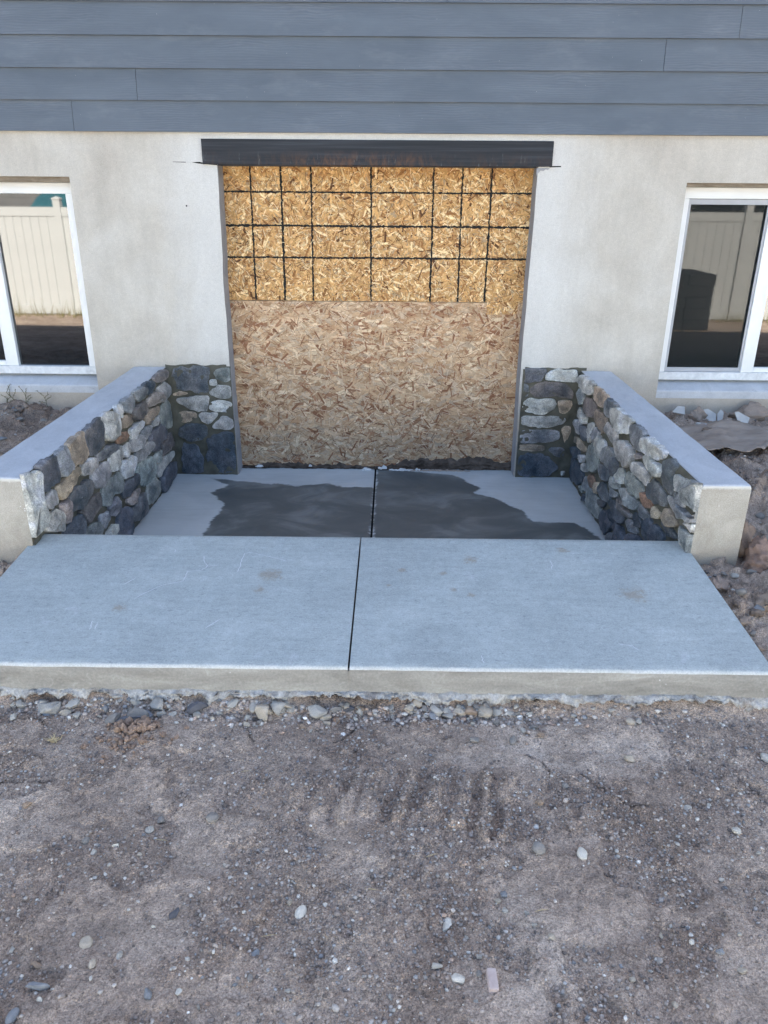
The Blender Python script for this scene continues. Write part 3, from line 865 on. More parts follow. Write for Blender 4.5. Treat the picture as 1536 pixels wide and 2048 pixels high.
pad = obj('pavement', None, kind='structure', label='raised light grey concrete pad in front of the stone walls')
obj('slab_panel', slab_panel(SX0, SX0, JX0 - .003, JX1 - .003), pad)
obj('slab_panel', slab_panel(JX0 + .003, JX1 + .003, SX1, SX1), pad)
V, F = boxes([(SX0 + .02, SX1 - .02, SY0 + .02, SY1 - .02, .20, .355)])
obj('joint_filler', mesh('joint_filler', V, F, [M_DARK]), pad)
boxobj('joint_face', (JX0 - .0035, JX0 + .0035, SY0 + .0025, SY0 + .02, .285, .362), M_SIDE, pad)
# ragged overpour under the formed edge
nx_, nz_ = 760, 12
xs = np.linspace(SX0, SX1, nx_); vs_ = np.linspace(0, 1, nz_)
XX, VV = np.meshgrid(xs, vs_, indexing='ij')
low = .050 + .070 * (fbm(XX, XX * 0, 5, 4, 91)) + .060 * fbm(XX, XX * 0 + 3, 17, 4, 93, .65)
low = np.clip(low, .014, .085)
ZZ = .2875 - VV * low
YY = SY0 + .004 - np.sin(np.clip(VV * 1.15, 0, 1) * math.pi) * (.012 + .02 * (fbm(XX, VV * .3, 14, 4, 95) + .3)) - .010 * fbm(XX, VV * .5, 40, 3, 97)
YY[:, 0] = SY0 + .008; YY[:, -1] = SY0 + .05
ZZ = ZZ + .009 * fbm(XX, VV * .4, 34, 4, 99, .65) * (VV > .05)
YY = YY + .014 * fbm(XX, ZZ, 36, 4, 88, .65) * (VV > .05)
V = np.stack([XX, YY, ZZ], -1).reshape(-1, 3)
idx = np.arange(nx_ * nz_).reshape(nx_, nz_)
Fq = np.stack([idx[:-1, :-1], idx[:-1, 1:], idx[1:, 1:], idx[1:, :-1]], -1).reshape(-1, 4)
obj('rough_underside', mesh('rough_underside', V, Fq, [M_SLOP], True), pad)
# pale scratches
def ribbon(pts, w, nrm, lift):
    V = []; F = []
    for i, p in enumerate(pts):
        q = pts[min(i + 1, len(pts) - 1)]; o_ = pts[max(i - 1, 0)]
        d = (Vector(q) - Vector(o_)).normalized(); s = d.cross(Vector(nrm)) * w * (0.4 if i in (0, len(pts) - 1) else random.uniform(.7, 1.2))
        b = Vector(p) + Vector(nrm) * lift
        V += [tuple(b + s), tuple(b - s)]
        if i: F.append((2 * i - 2, 2 * i - 1, 2 * i + 1, 2 * i))
    return V, F
SCR = [[(-.577, -2.25), (-.576, -2.18), (-.576, -2.11), (-.556, -2.097), (-.47, -2.13), (-.387, -2.172)],
       [(-.73, -2.13), (-.724, -2.17), (-.70, -2.21), (-.72, -2.24), (-.768, -2.25), (-.768, -2.32), (-.84, -2.35), (-.93, -2.46)],
       [(-.70, -2.21), (-.66, -2.20)], [(.636, -2.138), (.634, -2.17), (.629, -2.207)], [(-1.004, -2.635), (-1.01, -2.60), (-1.013, -2.576)],
       [(-.99, -2.63), (-.995, -2.59)], [(-.62, -2.62), (-.57, -2.55)], [(-.86, -2.08), (-.85, -2.11)], [(.30, -2.75), (.302, -2.80)], [(-.02, -2.20), (.0, -2.21)],
       [(-.95, -2.30), (-.99, -2.36)], [(.76, -2.68), (.80, -2.69), (.82, -2.72)]]
V = []; F = []
for s in SCR:
    pts = []
    for a, b in zip(s[:-1], s[1:]):
        for t in np.linspace(0, 1, 6, endpoint=False):
            x = a[0] + (b[0] - a[0]) * t + random.gauss(0, .0015); y = a[1] + (b[1] - a[1]) * t + random.gauss(0, .0015)
            pts.append((x, y, slab_z(y)))
    v, f = ribbon(pts, .0012, (0, 0, 1), .0012)
    n = len(V); V += v; F += [tuple(i + n for i in q) for q in f]
obj('scratch_marks', mesh('scratch_marks', V, F, [M_CHALK]), pad, kind='stuff')

# ================================================================== LANDING
WET = [[(-1.213, -.075), (-.85, -.16), (-.582, -.217), (-.391, -.174), (-.30, -.225), (-.104, -.23), (-.104, -1.6), (-1.05, -1.6), (-1.033, -1.005), (-1.026, -.713), (-.999, -.556), (-1.136, -.349), (-1.05, -.2)],
       [(-.092, .16), (.421, .024), (.582, -.21), (.541, -.30), (.684, -.425), (.807, -.624), (.829, -.759), (1.074, -.767), (1.167, -.974), (1.2, -1.6), (-.092, -1.6)]]
def sdf_poly(x, y, P):
    d = np.full(x.shape, 1e9); ins = np.zeros(x.shape, bool)
    for (ax, ay), (bx, by) in zip(P, P[1:] + P[:1]):
        d = np.minimum(d, seg_d(x, y, ax, ay, bx, by))
        c = ((ay > y) != (by > y)) & (x < (bx - ax) * (y - ay) / ((by - ay) if by != ay else 1e-9) + ax)
        ins ^= c
    return np.where(ins, d, -d)
land = obj('path', None, kind='structure', label='sunken concrete landing with wet patches below the boarded opening')
JL = -.100
for (a, b) in ((-1.45, JL - .006), (JL + .006, 1.235)):
    xs = np.linspace(a, b, 110); ys = np.linspace(-1.957, .148, 170)
    X, Y = np.meshgrid(xs, ys, indexing='ij')
    w = np.maximum(sdf_poly(X, Y, WET[0]), sdf_poly(X, Y, WET[1]))
    w = np.clip(w, -.3, .3)
    e = np.minimum(X - a, b - X); Z = -.004 * (1 - sstep(0, .006, e)) * 1.0 + .003 * fbm(X, Y, 1.6, 2, 101)
    idx = np.arange(X.size).reshape(X.shape)
    Fq = np.stack([idx[:-1, :-1], idx[1:, :-1], idx[1:, 1:], idx[:-1, 1:]], -1).reshape(-1, 4)
    obj('landing_panel', mesh('landing_panel', np.stack([X, Y, Z], -1).reshape(-1, 3), Fq, [M_LAND], True, vat={'wet': w.ravel()}), land)
boxobj('joint_groove', (JL - .008, JL + .008, -1.957, .148, -.05, -.009), M_DARK, land)

# ================================================================== HOUSE
house = empty('house', (0, 0, 0), 'house with blue-grey lap siding above a bare concrete foundation wall', 'house')
HX0, HX1, HD = -6.0, 6.0, 8.8
ZS = 2.067                                     # bottom of siding
W0, W1 = (-3.20, -1.888), (1.703, 3.0)         # window openings
WZ0, WZ1 = .598, 1.829
OX0, OX1, OZ1 = -1.022, .830, 1.895

def wall_sheet(x0, x1, z0, z1, jx0=False, jx1=False, step=.05):
    """front concrete piece, 0.2 thick; jittered saw-cut edge towards the opening"""
    nxx = max(2, int((x1 - x0) / .12)); nz = max(2, int((z1 - z0) / .03)) if (jx0 or jx1) else 2
    zs = np.linspace(z0, z1, nz)
    V = []; F = []; mi = []
    L = [(x0 + (.004 * float(fbm(np.array(z), np.array(1.), 7, 4, 111)) - .006 * math.sin((z) * 2.2) if jx0 else 0)) for z in zs]
    Rr = [(x1 + (.006 * float(fbm(np.array(z), np.array(5.), 7, 4, 113)) - .012 * math.sin(z * 1.6) + .004 if jx1 else 0)) for z in zs]
    for z, a, b in zip(zs, L, Rr):
        V += [(a, 0, z), (b, 0, z), (b, .2, z), (a, .2, z)]
    for i in range(nz - 1):
        o_ = i * 4
        for k in range(4):
            F.append((o_ + k, o_ + (k + 1) % 4, o_ + 4 + (k + 1) % 4, o_ + 4 + k)); mi.append(1 if (k == 1 and jx1) or (k == 3 and jx0) else 0)
    F.append((3, 2, 1, 0)); mi.append(0); n = len(V); F.append((n - 4, n - 3, n - 2, n - 1)); mi.append(0)
    return mesh('foundation_wall', V, F, [MC, M_CUT], False, mi)

pieces = [(HX0, W0[0], -.6, ZS, 0, 0), (W0[0], W0[1], -.6, WZ0 - .045, 0, 0), (W0[0], W0[1], WZ1, ZS, 0, 0),
          (W0[1], OX0, -.6, 1.908, 0, 1), (W0[1], W1[0], 1.908, ZS, 0, 0), (OX1, W1[0], -.6, 1.908, 1, 0),
          (W1[0], W1[1], -.6, WZ0 - .045, 0, 0), (W1[0], W1[1], WZ1 - .008, ZS, 0, 0), (W1[1], HX1, -.6, ZS, 0, 0)]
# joined into one continuous wall mesh
V = []; F = []; mi = []
for p in pieces:
    me = wall_sheet(*p)
    n = len(V); V += [tuple(v.co) for v in me.vertices]
    F += [tuple(i + n for i in q.vertices) for q in me.polygons]; mi += [q.material_index for q in me.polygons]
    bpy.data.meshes.remove(me)
fwall = obj('foundation_wall', mesh('foundation_wall', V, F, [MC, M_CUT], False, mi), house, label='bare grey-beige poured concrete wall')
boxobj('side_wall', (HX0, HX0 + .2, .2, HD, -.6, 5.4), MC, house)
boxobj('side_wall', (HX1 - .2, HX1, .2, HD, -.6, 5.4), MC, house)
boxobj('rear_wall', (HX0, HX1, HD, HD + .2, -.6, 5.4), MC, house)
boxobj('upper_wall', (HX0 + .2, HX1 - .2, .012, .2, ZS + .01, 5.4), M_NSIDE, house)
boxobj('floor_deck', (HX0 + .2, HX1 - .2, .2, HD, ZS + .1, ZS + .35), M_WOOD, house)
# gable roof, ridge running away from us
V = [(HX0 - .4, -.5, 5.25), (0, -.5, 7.9), (HX1 + .4, -.5, 5.25), (HX0 - .4, HD + .6, 5.25), (0, HD + .6, 7.9), (HX1 + .4, HD + .6, 5.25)]
V += [(x, y, z - .22) for x, y, z in V]
F = [(0, 1, 4, 3), (1, 2, 5, 4), (6, 9, 10, 7), (7, 10, 11, 8), (0, 6, 7, 1), (1, 7, 8, 2), (3, 4, 10, 9), (4, 5, 11, 10), (0, 3, 9, 6), (2, 8, 11, 5)]
obj('roof', mesh('roof', V, F, [M_ROOF]), house)
V = [(HX0, .0, 5.39), (HX1, .0, 5.39), (0, .0, 7.75), (HX0, .15, 5.39), (HX1, .15, 5.39), (0, .15, 7.75)]
obj('gable', mesh('gable', V, [(0, 1, 2), (3, 5, 4), (0, 3, 4, 1), (1, 4, 5, 2), (2, 5, 3, 0)], [M_NSIDE]), house)

# lap siding: each board a part
BUTT = {0: [-1.814], 1: [-1.435], 2: [1.475], 3: [1.860]}
EXP = 0.1572
c = 0; z = ZS
while z < 5.35:
    cuts = [HX0] + [-4.9 + ((c * 1.37) % 1.0)] + sorted(BUTT.get(c, [-1.6 + (c * 2.17) % 3.4])) + [4.3 + (c * .77) % 1.2] + [HX1]
    for a, b in zip(cuts[:-1], cuts[1:]):
        a2, b2 = a + .0012, b - .0012
        n = max(2, int((b2 - a2) / .12)); V = []
        for i in range(n + 1):
            x = a2 + (b2 - a2) * i / n
            wv = .0016 * float(vn(x * 1.3, c * 3.1, 4))
            zz = z + .0015 * float(vn(x * .9, c * 7.7, 6))
            V += [(x, -.0245 + wv, zz), (x, -.0105 + wv, zz - .0005), (x, -.0006, z + EXP + .012), (x, -.0105 + wv, z + EXP + .012)]
        F = []
        for i in range(n):
            o_ = 4 * i
            F += [(o_, o_ + 4, o_ + 7, o_ + 3), (o_ + 1, o_, o_ + 3, o_ + 2)] if False else [(o_, o_ + 4, o_ + 7, o_ + 3), (o_ + 1, o_ + 5, o_ + 4, o_), (o_ + 2, o_ + 3, o_ + 7, o_ + 6), (o_ + 1, o_ + 2, o_ + 6, o_ + 5)]
        F += [(0, 3, 2, 1), (4 * n, 4 * n + 1, 4 * n + 2, 4 * n + 3)]
        obj('siding_board', mesh('siding_board', V, F, [M_SID]), house)
    z += EXP; c += 1

# steel angle over the opening
lint = boxobj('steel_lintel', [(-1.100, .912, -.0135, -.0015, 1.900, 2.033)], M_STEEL, house, .0015, label='blackened steel angle over the opening, rusty along its lower middle')
boxobj('steel_flange', [(-1.014, .824, -.002, .10, 1.894, 1.9035)], M_STEEL, lint)
def sliver(name, pts, y0, y1, m, parent):
    n = len(pts); V = [(x, y0, z) for x, z in pts] + [(x, y1, z) for x, z in pts]
    F = [tuple(range(n - 1, -1, -1))[::-1], tuple(range(2 * n - 1, n - 1, -1))] + [(i, i + n, (i + 1) % n + n, (i + 1) % n) for i in range(n)]
    return obj(name, mesh(name, V, F, [m]), parent)
sliver('saw_cut_shade', [(-1.165, 1.911), (-1.13, 1.904), (-1.02, 1.896), (-1.02, 1.900), (-1.10, 1.909), (-1.12, 1.913)], -.0012, .002, M_DARK, house)  # near-black slivers on the wall face paint the shade of the slots
sliver('saw_cut_shade', [(-1.275, 1.911), (-1.20, 1.909), (-1.20, 1.912), (-1.275, 1.913)], -.0012, .002, M_DARK, house)
sliver('saw_cut_shade', [(.90, 1.897), (.968, 1.899), (.964, 1.905), (.90, 1.904)], -.0012, .002, M_DARK, house)
sliver('pit_shade', [(-1.217 + .005 * math.cos(t), 1.676 + .005 * math.sin(t)) for t in np.linspace(0, 2 * math.pi, 9)[:-1]], -.0012, .002, M_DARK, house)  # near-black disc on the wall, painting the shade of a small pit
# chipped concrete under the right end of the lintel
sliver('broken_edge', [(.826, 1.893), (.90, 1.893), (.893, 1.884), (.878, 1.886), (.865, 1.877), (.85, 1.880), (.835, 1.862), (.826, 1.85)], -.0025, .004, M_CUT, house)

# stone returns beside the opening and stone facing share one builder
PAL = {'W': (.64, .62, .565), 'L': (.50, .485, .45), 'M': (.335, .34, .34), 'D': (.178, .184, .19), 'B': (.125, .14, .16), 'N': (.33, .345, .325),
       'T': (.44, .355, .265), 'P': (.37, .325, .295), 'O': (.37, .235, .165), 'Q': (.215, .19, .175)}

def chaikin(P, k=2, q=.2):
    P = np.asarray(P, float)
    for _ in range(k):
        N = np.roll(P, -1, 0); P = np.stack([P * (1 - q) + N * q, P * q + N * (1 - q)], 1).reshape(-1, 2)
    return P

def resample(P, n):
    Q = np.vstack([P, P[:1]]); d = np.r_[0, np.cumsum(np.hypot(*np.diff(Q, axis=0).T))]
    t = np.linspace(0, d[-1], n, endpoint=False)
    return np.stack([np.interp(t, d, Q[:, 0]), np.interp(t, d, Q[:, 1])], 1)

def stone_mesh(P, key, to3d, flip, sid, clampu=None, tmin=.030, tmax=.050):
    rs = np.random.default_rng(sid * 7 + 5)
    P = np.array(P, float) / 1000
    if clampu is not None: P[:, 0] = np.clip(P[:, 0], clampu[0], clampu[1])
    ar = 0.5 * abs(np.dot(P[:, 0], np.roll(P[:, 1], 1)) - np.dot(P[:, 1], np.roll(P[:, 0], 1)))
    n = int(np.clip(22 + ar * 1600, 24, 46))
    cc = P.mean(0); P = cc + (P - cc) * (1 + .0035 / (np.hypot(*(P - cc).T)[:, None] + .001))
    front = clampu is not None and clampu[0] < -1.5 and P[:, 0].min() < clampu[0] + .045
    Q = resample(chaikin(P, 1, .16), n)
    c = Q.mean(0); r = math.sqrt(ar / math.pi)
    dirn = Q - c; L = np.hypot(*dirn.T)[:, None]
    Q = Q + dirn / L * (.20 * r * (fbm(Q[:, 0] + sid, Q[:, 1], 30, 2, sid % 40))[:, None])
    Q[:, 1] = np.clip(Q[:, 1], .004, .735)
    if front: Q[:, 0] = np.where(Q[:, 0] < clampu[0] + .045, clampu[0] + .001, Q[:, 0])
    if clampu is not None: Q[:, 0] = np.clip(Q[:, 0], clampu[0], clampu[1])
    t = rs.uniform(tmin, tmax) * min(1, .55 + r / .07)
    k = 4; pl = [(rs.uniform(.75, 1.1), rs.normal(0, .34), rs.normal(0, .34)) for _ in range(k)]
    rings = [(1.0, -.012), (1.005, .40), (.99, .74), (.955, .92), (.86, 1.0), (.62, 1.03), (.34, 1.05)]
    V = []; ctr = []
    for s, h in rings:
        for q in Q:
            p = c + (q - c) * s
            if front and q[0] < clampu[0] + .006 and s > .9: p = np.array([q[0] - .001 + .003 * (1 - s), c[1] + (q[1] - c[1]) * s])
            hh = h * t
            if h > .5:
                rel = (p - c) / r
                hh = t * min(h, min(a + b * rel[0] + g * rel[1] for a, b, g in pl))
                hh += .010 * float(fbm(p[0] + sid * 3.1, p[1], 24, 3, 121)) * (1.3 - s * .6)
                hh = max(hh, .45 * t)
            V.append((p[0], p[1], hh)); ctr.append(1 - s if s < .99 else 0)
    V.append((c[0], c[1], t * 1.02 + .006 * float(fbm(c[0] + sid * 3.1, c[1], 22, 3, 121)))); ctr.append(1)
    F = []
    for j in range(len(rings) - 1):
        for i in range(n):
            a, b = j * n + i, j * n + (i + 1) % n
            F.append((a, b, b + n, a + n))
    o = (len(rings) - 1) * n
    for i in range(n): F.append((o + i, o + (i + 1) % n, o + n))
    area = np.dot(Q[:, 0], np.roll(Q[:, 1], -1)) - np.dot(Q[:, 1], np.roll(Q[:, 0], -1))
    if (area < 0) != flip: F = [f[::-1] for f in F]
    base = np.array(PAL[key]) * rs.uniform(.86, 1.14) * (1 + rs.normal(0, .012, 3))
    V3 = [to3d(*v) for v in V]
    vc = np.tile(base, (len(V), 1))
    tint = fbm(np.array([v[0] for v in V]) + sid, np.array([v[1] for v in V]), 12, 3, 131)[:, None]
    edge_ = (1 - np.clip(np.array(ctr) * 2.2, 0, 1))[:, None]
    vc = np.clip(vc * (1 + .30 * edge_ * (.5 + fbm(np.array([v[0] for v in V]) * 1.0 + sid, np.array([v[1] for v in V]), 30, 2, 133)[:, None] * 2)) * (1 + .8 * tint) + np.array([.03, 0, -.02]) * tint, .02, .8)
    ck = {'D': .9, 'B': .9, 'M': .8, 'N': .8, 'L': .3, 'W': .12, 'T': .3, 'P': .35, 'Q': .6, 'O': .2}[key]
    ctv = np.clip(np.array(ctr) * 1.6, 0, 1) * ck
    me = mesh('stone', V3, F, [M_STONE], True, vcol=vc, vat={'ctr': ctv})
    return me

def parse(T):
    for ln in T.strip().split('\n'):
        k, *p = ln.split()
        yield k, [tuple(map(float, a.split(','))) for a in p]

def mortar(name, u0, u1, v0, v1, to3d, parent, flip, topback=0):
    nu = int((u1 - u0) / .012); nv = int((v1 - v0) / .012)
    U, W_ = np.meshgrid(np.linspace(u0, u1, nu), np.linspace(v0, v1, nv), indexing='ij')
    d = .007 + .010 * fbm(U, W_, 20, 4, 141)
    d = np.clip(d, .0015, .02)
    if topback: d = d * sstep(v1 + .002, v1 - .03, W_) + .0005
    V = [to3d(a, b, c) for a, b, c in zip(U.ravel(), W_.ravel(), d.ravel())]
    idx = np.arange(nu * nv).reshape(nu, nv)
    Fq = np.stack([idx[:-1, :-1], idx[1:, :-1], idx[1:, 1:], idx[:-1, 1:]], -1).reshape(-1, 4)
    if flip: Fq = Fq[:, ::-1]
    return obj(name, mesh(name, V, Fq.copy(), [M_MORT], True), parent)

def wing_wall(name, xin, xout, sgn, table, label, sid0):
    """sgn +1: facing +x (left wall), -1: facing -x"""
    w = empty(name, (0, 0, 0), label, 'wall', 'low walls flanking the sunken landing')
    y0, y1, zt = -2.062, -.002, .719
    prof = [(xin, -.3), (xin, zt - .012), (xin + (xout - xin) * .008, zt - .004), (xin + (xout - xin) * .03, zt), (xin + (xout - xin) * .5, zt + .001),
            (xout - (xout - xin) * .03, zt), (xout - (xout - xin) * .008, zt - .004), (xout, zt - .012), (xout, -.3)]
    n = 90; V = []; F = []; mi = []; m = len(prof)
    ys = np.concatenate([[y0, y0 + .003, y0 + .009], np.linspace(y0 + .03, y1, n - 3)])
    for j, y in enumerate(ys):
        for i, (x, z) in enumerate(prof):
            inset = [.004, .0012, 0][j] if j < 3 else 0
            e = 1 if 1 <= i <= 7 else 0
            zz = z + e * .0025 * float(vn(y * 9, i * .4 + xin, 8)) - (e * inset) - (e * .003 * float(vn(x * 25, y * 3, 2)) if j < 2 else 0)
            if j < 2 and z > .6: zz -= .003 * abs(float(vn(x * 60, 4, 9)))
            xx = x + (1 if x == xout else -1) * 0 + .002 * float(vn(y * 12, z * 5, 11)) * (1 if i != 4 else 0)
            V.append((xx, y, zz))
    for j in range(n - 1):
        for i in range(m - 1):
            f = (j * m + i, (j + 1) * m + i, (j + 1) * m + i + 1, j * m + i + 1)
            F.append(f if sgn < 0 else f[::-1]); mi.append(0 if 1 <= i <= 6 else 1)
    f = tuple(range(m)); F.append(f if sgn < 0 else f[::-1]); mi.append(1)
    obj('concrete_core', mesh('concrete_core', V, F, [M_CAP, M_WEND], False, mi), w, label='concrete core with a smooth pale top')
    base = xin
    to3d = lambda u, v, d: (base + sgn * d, u, v)
    mortar('mortar_bed', y0 + .001, y1, -.01, zt - .002, to3d, w, sgn < 0, 1)
    for i, (k, P) in enumerate(parse(table)):
        P = [(a, min(b, 728)) for a, b in P]
        me = stone_mesh(P, k, to3d, sgn < 0, sid0 + i, (y0, y1 - .022))
        obj('stone', me, w)
    return w

wing_wall('stone_wall', -1.440, -1.646, 1, LEFT_STONES, 'low concrete wall on the left, faced with mixed river stones on its inner side', 100)
wing_wall('stone_wall', 1.209, 1.400, -1, RIGHT_STONES, 'low concrete wall on the right, faced with mixed river stones on its inner side', 300)
for tab, (a, b), s0 in ((RETURN_L_STONES, (-1.440, -1.024), 500), (RETURN_R_STONES, (.838, 1.209), 600)):
    to3d = lambda u, v, d: (u, -d, v)
    vb = mortar('stone_veneer', a, b, -.005, .728, to3d, house, False, 1)
    for i, (k, P) in enumerate(parse(tab)):
        obj('stone', stone_mesh(P, k, to3d, False, s0 + i, (a + .012, b - .004), .018, .030), vb)
# smear of mortar where facing meets the bare wall
for nm, xs_ in (('mortar_smear', (-1.44, -1.05)), ('mortar_smear', (.85, 1.24))):
    pts = [(x, .728 + .010 * float(fbm(np.array(x), np.array(0.), 16, 4, 151)) + .009) for x in np.linspace(*xs_, 50)]
    sliver(nm, [(xs_[0], .722)] + [(xs_[1], .722)] + pts[::-1], -.003, .001, M_MORT, house)

# ================================================================== WINDOWS
def bar(b, name, m, parent, bv=.003, **k): return boxobj(name, b, m, parent, bv, **k)

def window(x0, x1, flipx, label):
    """frame between x0 and x1, glass side nearest the opening first"""
    z0, z1 = .652, 1.798
    ya, yb = .078, .150
    f = bar([(x0, x1, ya, yb, z1 - .062, z1)], 'window', M_VINYL, house, label=label)
    s = 1 if not flipx else -1
    near, far = (x0, x1) if not flipx else (x1, x0)
    def B(a, b, *r): return (min(a, b), max(a, b)) + r
    fw = .066 if flipx else .053
    bar([B(near, near + s * fw, ya + .001, yb, z0 + .05, z1 - .062)], 'frame_side', M_VINYL, f)
    bar([B(far, far - s * .05, ya + .001, yb, z0 + .05, z1 - .062)], 'frame_side', M_VINYL, f)
    bar([(x0, x1, ya - .004, yb, z0, z0 + .050)], 'frame_bottom', M_DVINYL, f)
    mid = near + s * (.560 if flipx else .577)
    bar([B(mid - s * .034, mid + s * .034, ya + .004, yb, z0 + .05, z1 - .062)], 'meeting_stile', M_VINYL, f)
    # sash frame around the far pane
    bar([B(mid + s * .034, mid + s * .052, ya + .014, yb - .01, z0 + .05, z1 - .062), B(far - s * .05, far - s * .08, ya + .014, yb - .01, z0 + .05, z1 - .062),
         (min(mid + s * .053, far - s * .081), max(mid + s * .053, far - s * .081), ya + .014, yb - .01, z0 + .05, z0 + .08)], 'sash', M_VINYL, f)
    bar([B(near + s * fw, mid - s * .034, ya + .034, ya + .040, z0 + .05, z1 - .062)], 'pane', M_GLASS, f, 0)
    bar([B(mid + s * .04, far - s * .05, ya + .036, ya + .042, z0 + .05, z1 - .062)], 'pane', M_GLASS, f, 0)
    return f, near, mid, s, z0, z1, ya

lw = window(W0[0] + .004, W0[1] - .004, True, 'white vinyl slider reflecting a sunlit fence')
rw, near, mid, s, z0, z1, ya = window(W1[0] + .004, W1[1] - .004, False, 'white vinyl slider with an insect screen on its left half')
a, b = near + .055, mid - .036
sf = bar([(a, a + .016, ya + .012, ya + .022, z0 + .052, z1 - .064), (b - .012, b, ya + .012, ya + .022, z0 + .052, z1 - .064),
          (a + .016, b - .012, ya + .012, ya + .022, z1 - .094, z1 - .064), (a + .016, b - .012, ya + .012, ya + .022, z0 + .052, z0 + .078)], 'screen_frame', M_ALU, rw, .001)
V = [(a + .016, ya + .017, z0 + .078), (b - .012, ya + .017, z0 + .078), (b - .012, ya + .017, z1 - .094), (a + .016, ya + .017, z1 - .094)]
obj('insect_mesh', mesh('insect_mesh', V, [(0, 1, 2, 3)], [M_SCR]), sf)
for (a, b), nm in ((W0, 'l'), (W1, 'r')):
    # sloped, smoothed sill; brown strip above paints the gap's mortar and recess shade
    V = [(a, -.001, WZ0 - .05), (b, -.001, WZ0 - .05), (b, -.001, WZ0 - .008), (a, -.001, WZ0 - .008), (a, .004, WZ0), (b, .004, WZ0), (b, .16, .653), (a, .16, .653), (a, .16, .5), (b, .16, .5)]
    V = [(x, y, z + .0015 * math.sin(x * 5)) for x, y, z in V]
    obj('window_sill', mesh('window_sill', V, [(0, 1, 2, 3), (3, 2, 5, 4), (4, 5, 6, 7), (0, 3, 4, 7, 8), (1, 9, 6, 5, 2)], [M_CAP], False), house)
    boxobj('recess_shade_strip', [(a, b, .012, .16, 1.799, 1.8285 if nm == 'l' else 1.8205)], M_RECESS, house)
    boxobj('dark_room_panel', [(a - .05, b + .05, .201, .24, .5, 1.9)], M_DARK, house)  # near-black panel stands in for the unlit room behind the panes

# ================================================================== BOARDED OPENING
def strands(x0, x1, z0, z1, n, lmin, lmax, wmin, wmax, ang_sd, cols, wts, y0, rs, sh=None):
    cx = rs.uniform(x0, x1, n); cz = rs.uniform(z0, z1, n)
    L = rs.uniform(lmin, lmax, n) * .5; Wd = rs.uniform(wmin, wmax, n) * .5
    an = rs.normal(0, ang_sd, n) if ang_sd < 1.5 else rs.uniform(0, math.pi, n)
    prof = np.array([(-1, -.3), (-.75, -1), (.8, -.9), (1, .1), (.7, 1), (-.85, .8)])
    k = 6
    px = L[:, None] * (prof[:, 0] + rs.normal(0, .09, (n, k))); pz = Wd[:, None] * (prof[:, 1] + rs.normal(0, .16, (n, k)))
    sk = rs.normal(0, .15, n)[:, None]; pz = pz + sk * px * .3
    ca, sa = np.cos(an)[:, None], np.sin(an)[:, None]
    X = cx[:, None] + px * ca - pz * sa; Z = cz[:, None] + px * sa + pz * ca
    X = np.clip(X, x0, x1); Z = np.clip(Z, z0, z1)
    dep = rs.uniform(0, .0022, n)[:, None]
    Y = y0 - dep - (px * rs.normal(0, .010, n)[:, None]) - (pz * rs.normal(0, .03, n)[:, None])
    V = np.stack([X, Y, Z], -1).reshape(-1, 3)
    F = np.arange(n * k).reshape(n, k)
    cols = np.array(cols); ci = rs.choice(len(cols), n, p=np.array(wts) / sum(wts))
    fc = cols[ci] * rs.uniform(.82, 1.15, n)[:, None]
    return V, F, fc

rs = np.random.default_rng(77)
OB0, OB1 = -1.045, .850
up = empty('strand_board', (0, 0, 0), 'golden strand board with black grid lines filling the upper opening', 'board', 'boards closing the opening')
boxobj('board_core', (OB0, OB1, .152, .163, 1.119, 1.93), M_BOARD, up)
CU = [(.62, .355, .135), (.72, .44, .185), (.47, .24, .09), (.88, .65, .35), (.32, .145, .05), (.14, .06, .025), (.56, .32, .135)]
V, F, fc = strands(OB0, OB1, 1.119, 1.93, 9500, .020, .085, .004, .016, 9, CU, [30, 20, 14, 13, 8, 3, 12], .152, rs)
obj('wood_strands', mesh('wood_strands', V, F, [M_STRAND], fcol=fc), up, kind='stuff')
V, F, fc = strands(OB0, OB1, 1.119, 1.93, 2600, .012, .06, .0012, .003, 9, [(.10, .04, .015), (.92, .74, .46), (.25, .11, .04)], [4, 4, 3], .1497, rs)  # dark slivers here put shadow lines between strands into the colour
obj('slivers_and_shade_lines', mesh('slivers_and_shade_lines', V, F, [M_STRAND], fcol=fc), up, kind='stuff')
V, F, fc = strands(.60, .80, 1.045, 1.125, 140, .015, .05, .003, .010, 9, CU, [30, 20, 14, 13, 8, 3, 12], .144, rs)
obj('frayed_strands', mesh('frayed_strands', V, F, [M_STRAND], fcol=fc), up, kind='stuff')

def grid_line(a, b, w, y0, seed):
    a = np.array(a); b = np.array(b); L = np.linalg.norm(b - a); n = int(L / .0035)
    t = np.linspace(0, 1, n)[:, None]; p = a + (b - a) * t; d = (b - a) / L; nn = np.array([-d[1], d[0]])
    s = t[:, 0] * L
    c = .0018 * fbm(s, s * 0 + seed, 7, 3, 161)
    wl = .78 * w * (1 + 1.0 * fbm(s, s * 0 + seed, 75, 3, 163, .8)); wr = .78 * w * (1 + 1.0 * fbm(s, s * 0 + seed + 9, 60, 3, 165, .8))
    A = p + nn * (c + wl)[:, None]; B = p + nn * (c - wr)[:, None]
    V = np.zeros((n * 4, 3))
    for k, (q, yy) in enumerate(((A, y0 + .004), (A, y0), (B, y0), (B, y0 + .004))):
        V[k::4, 0] = q[:, 0]; V[k::4, 2] = q[:, 1]; V[k::4, 1] = yy
    F = []
    for i in range(n - 1):
        for k in range(3): F.append((4 * i + k, 4 * i + k + 1, 4 * i + 5 + k, 4 * i + 4 + k))
    F += [(0, 3, 2, 1), (4 * n - 4, 4 * n - 3, 4 * n - 2, 4 * n - 1)]
    return mesh('grid_line', V, F, [M_BLACK])
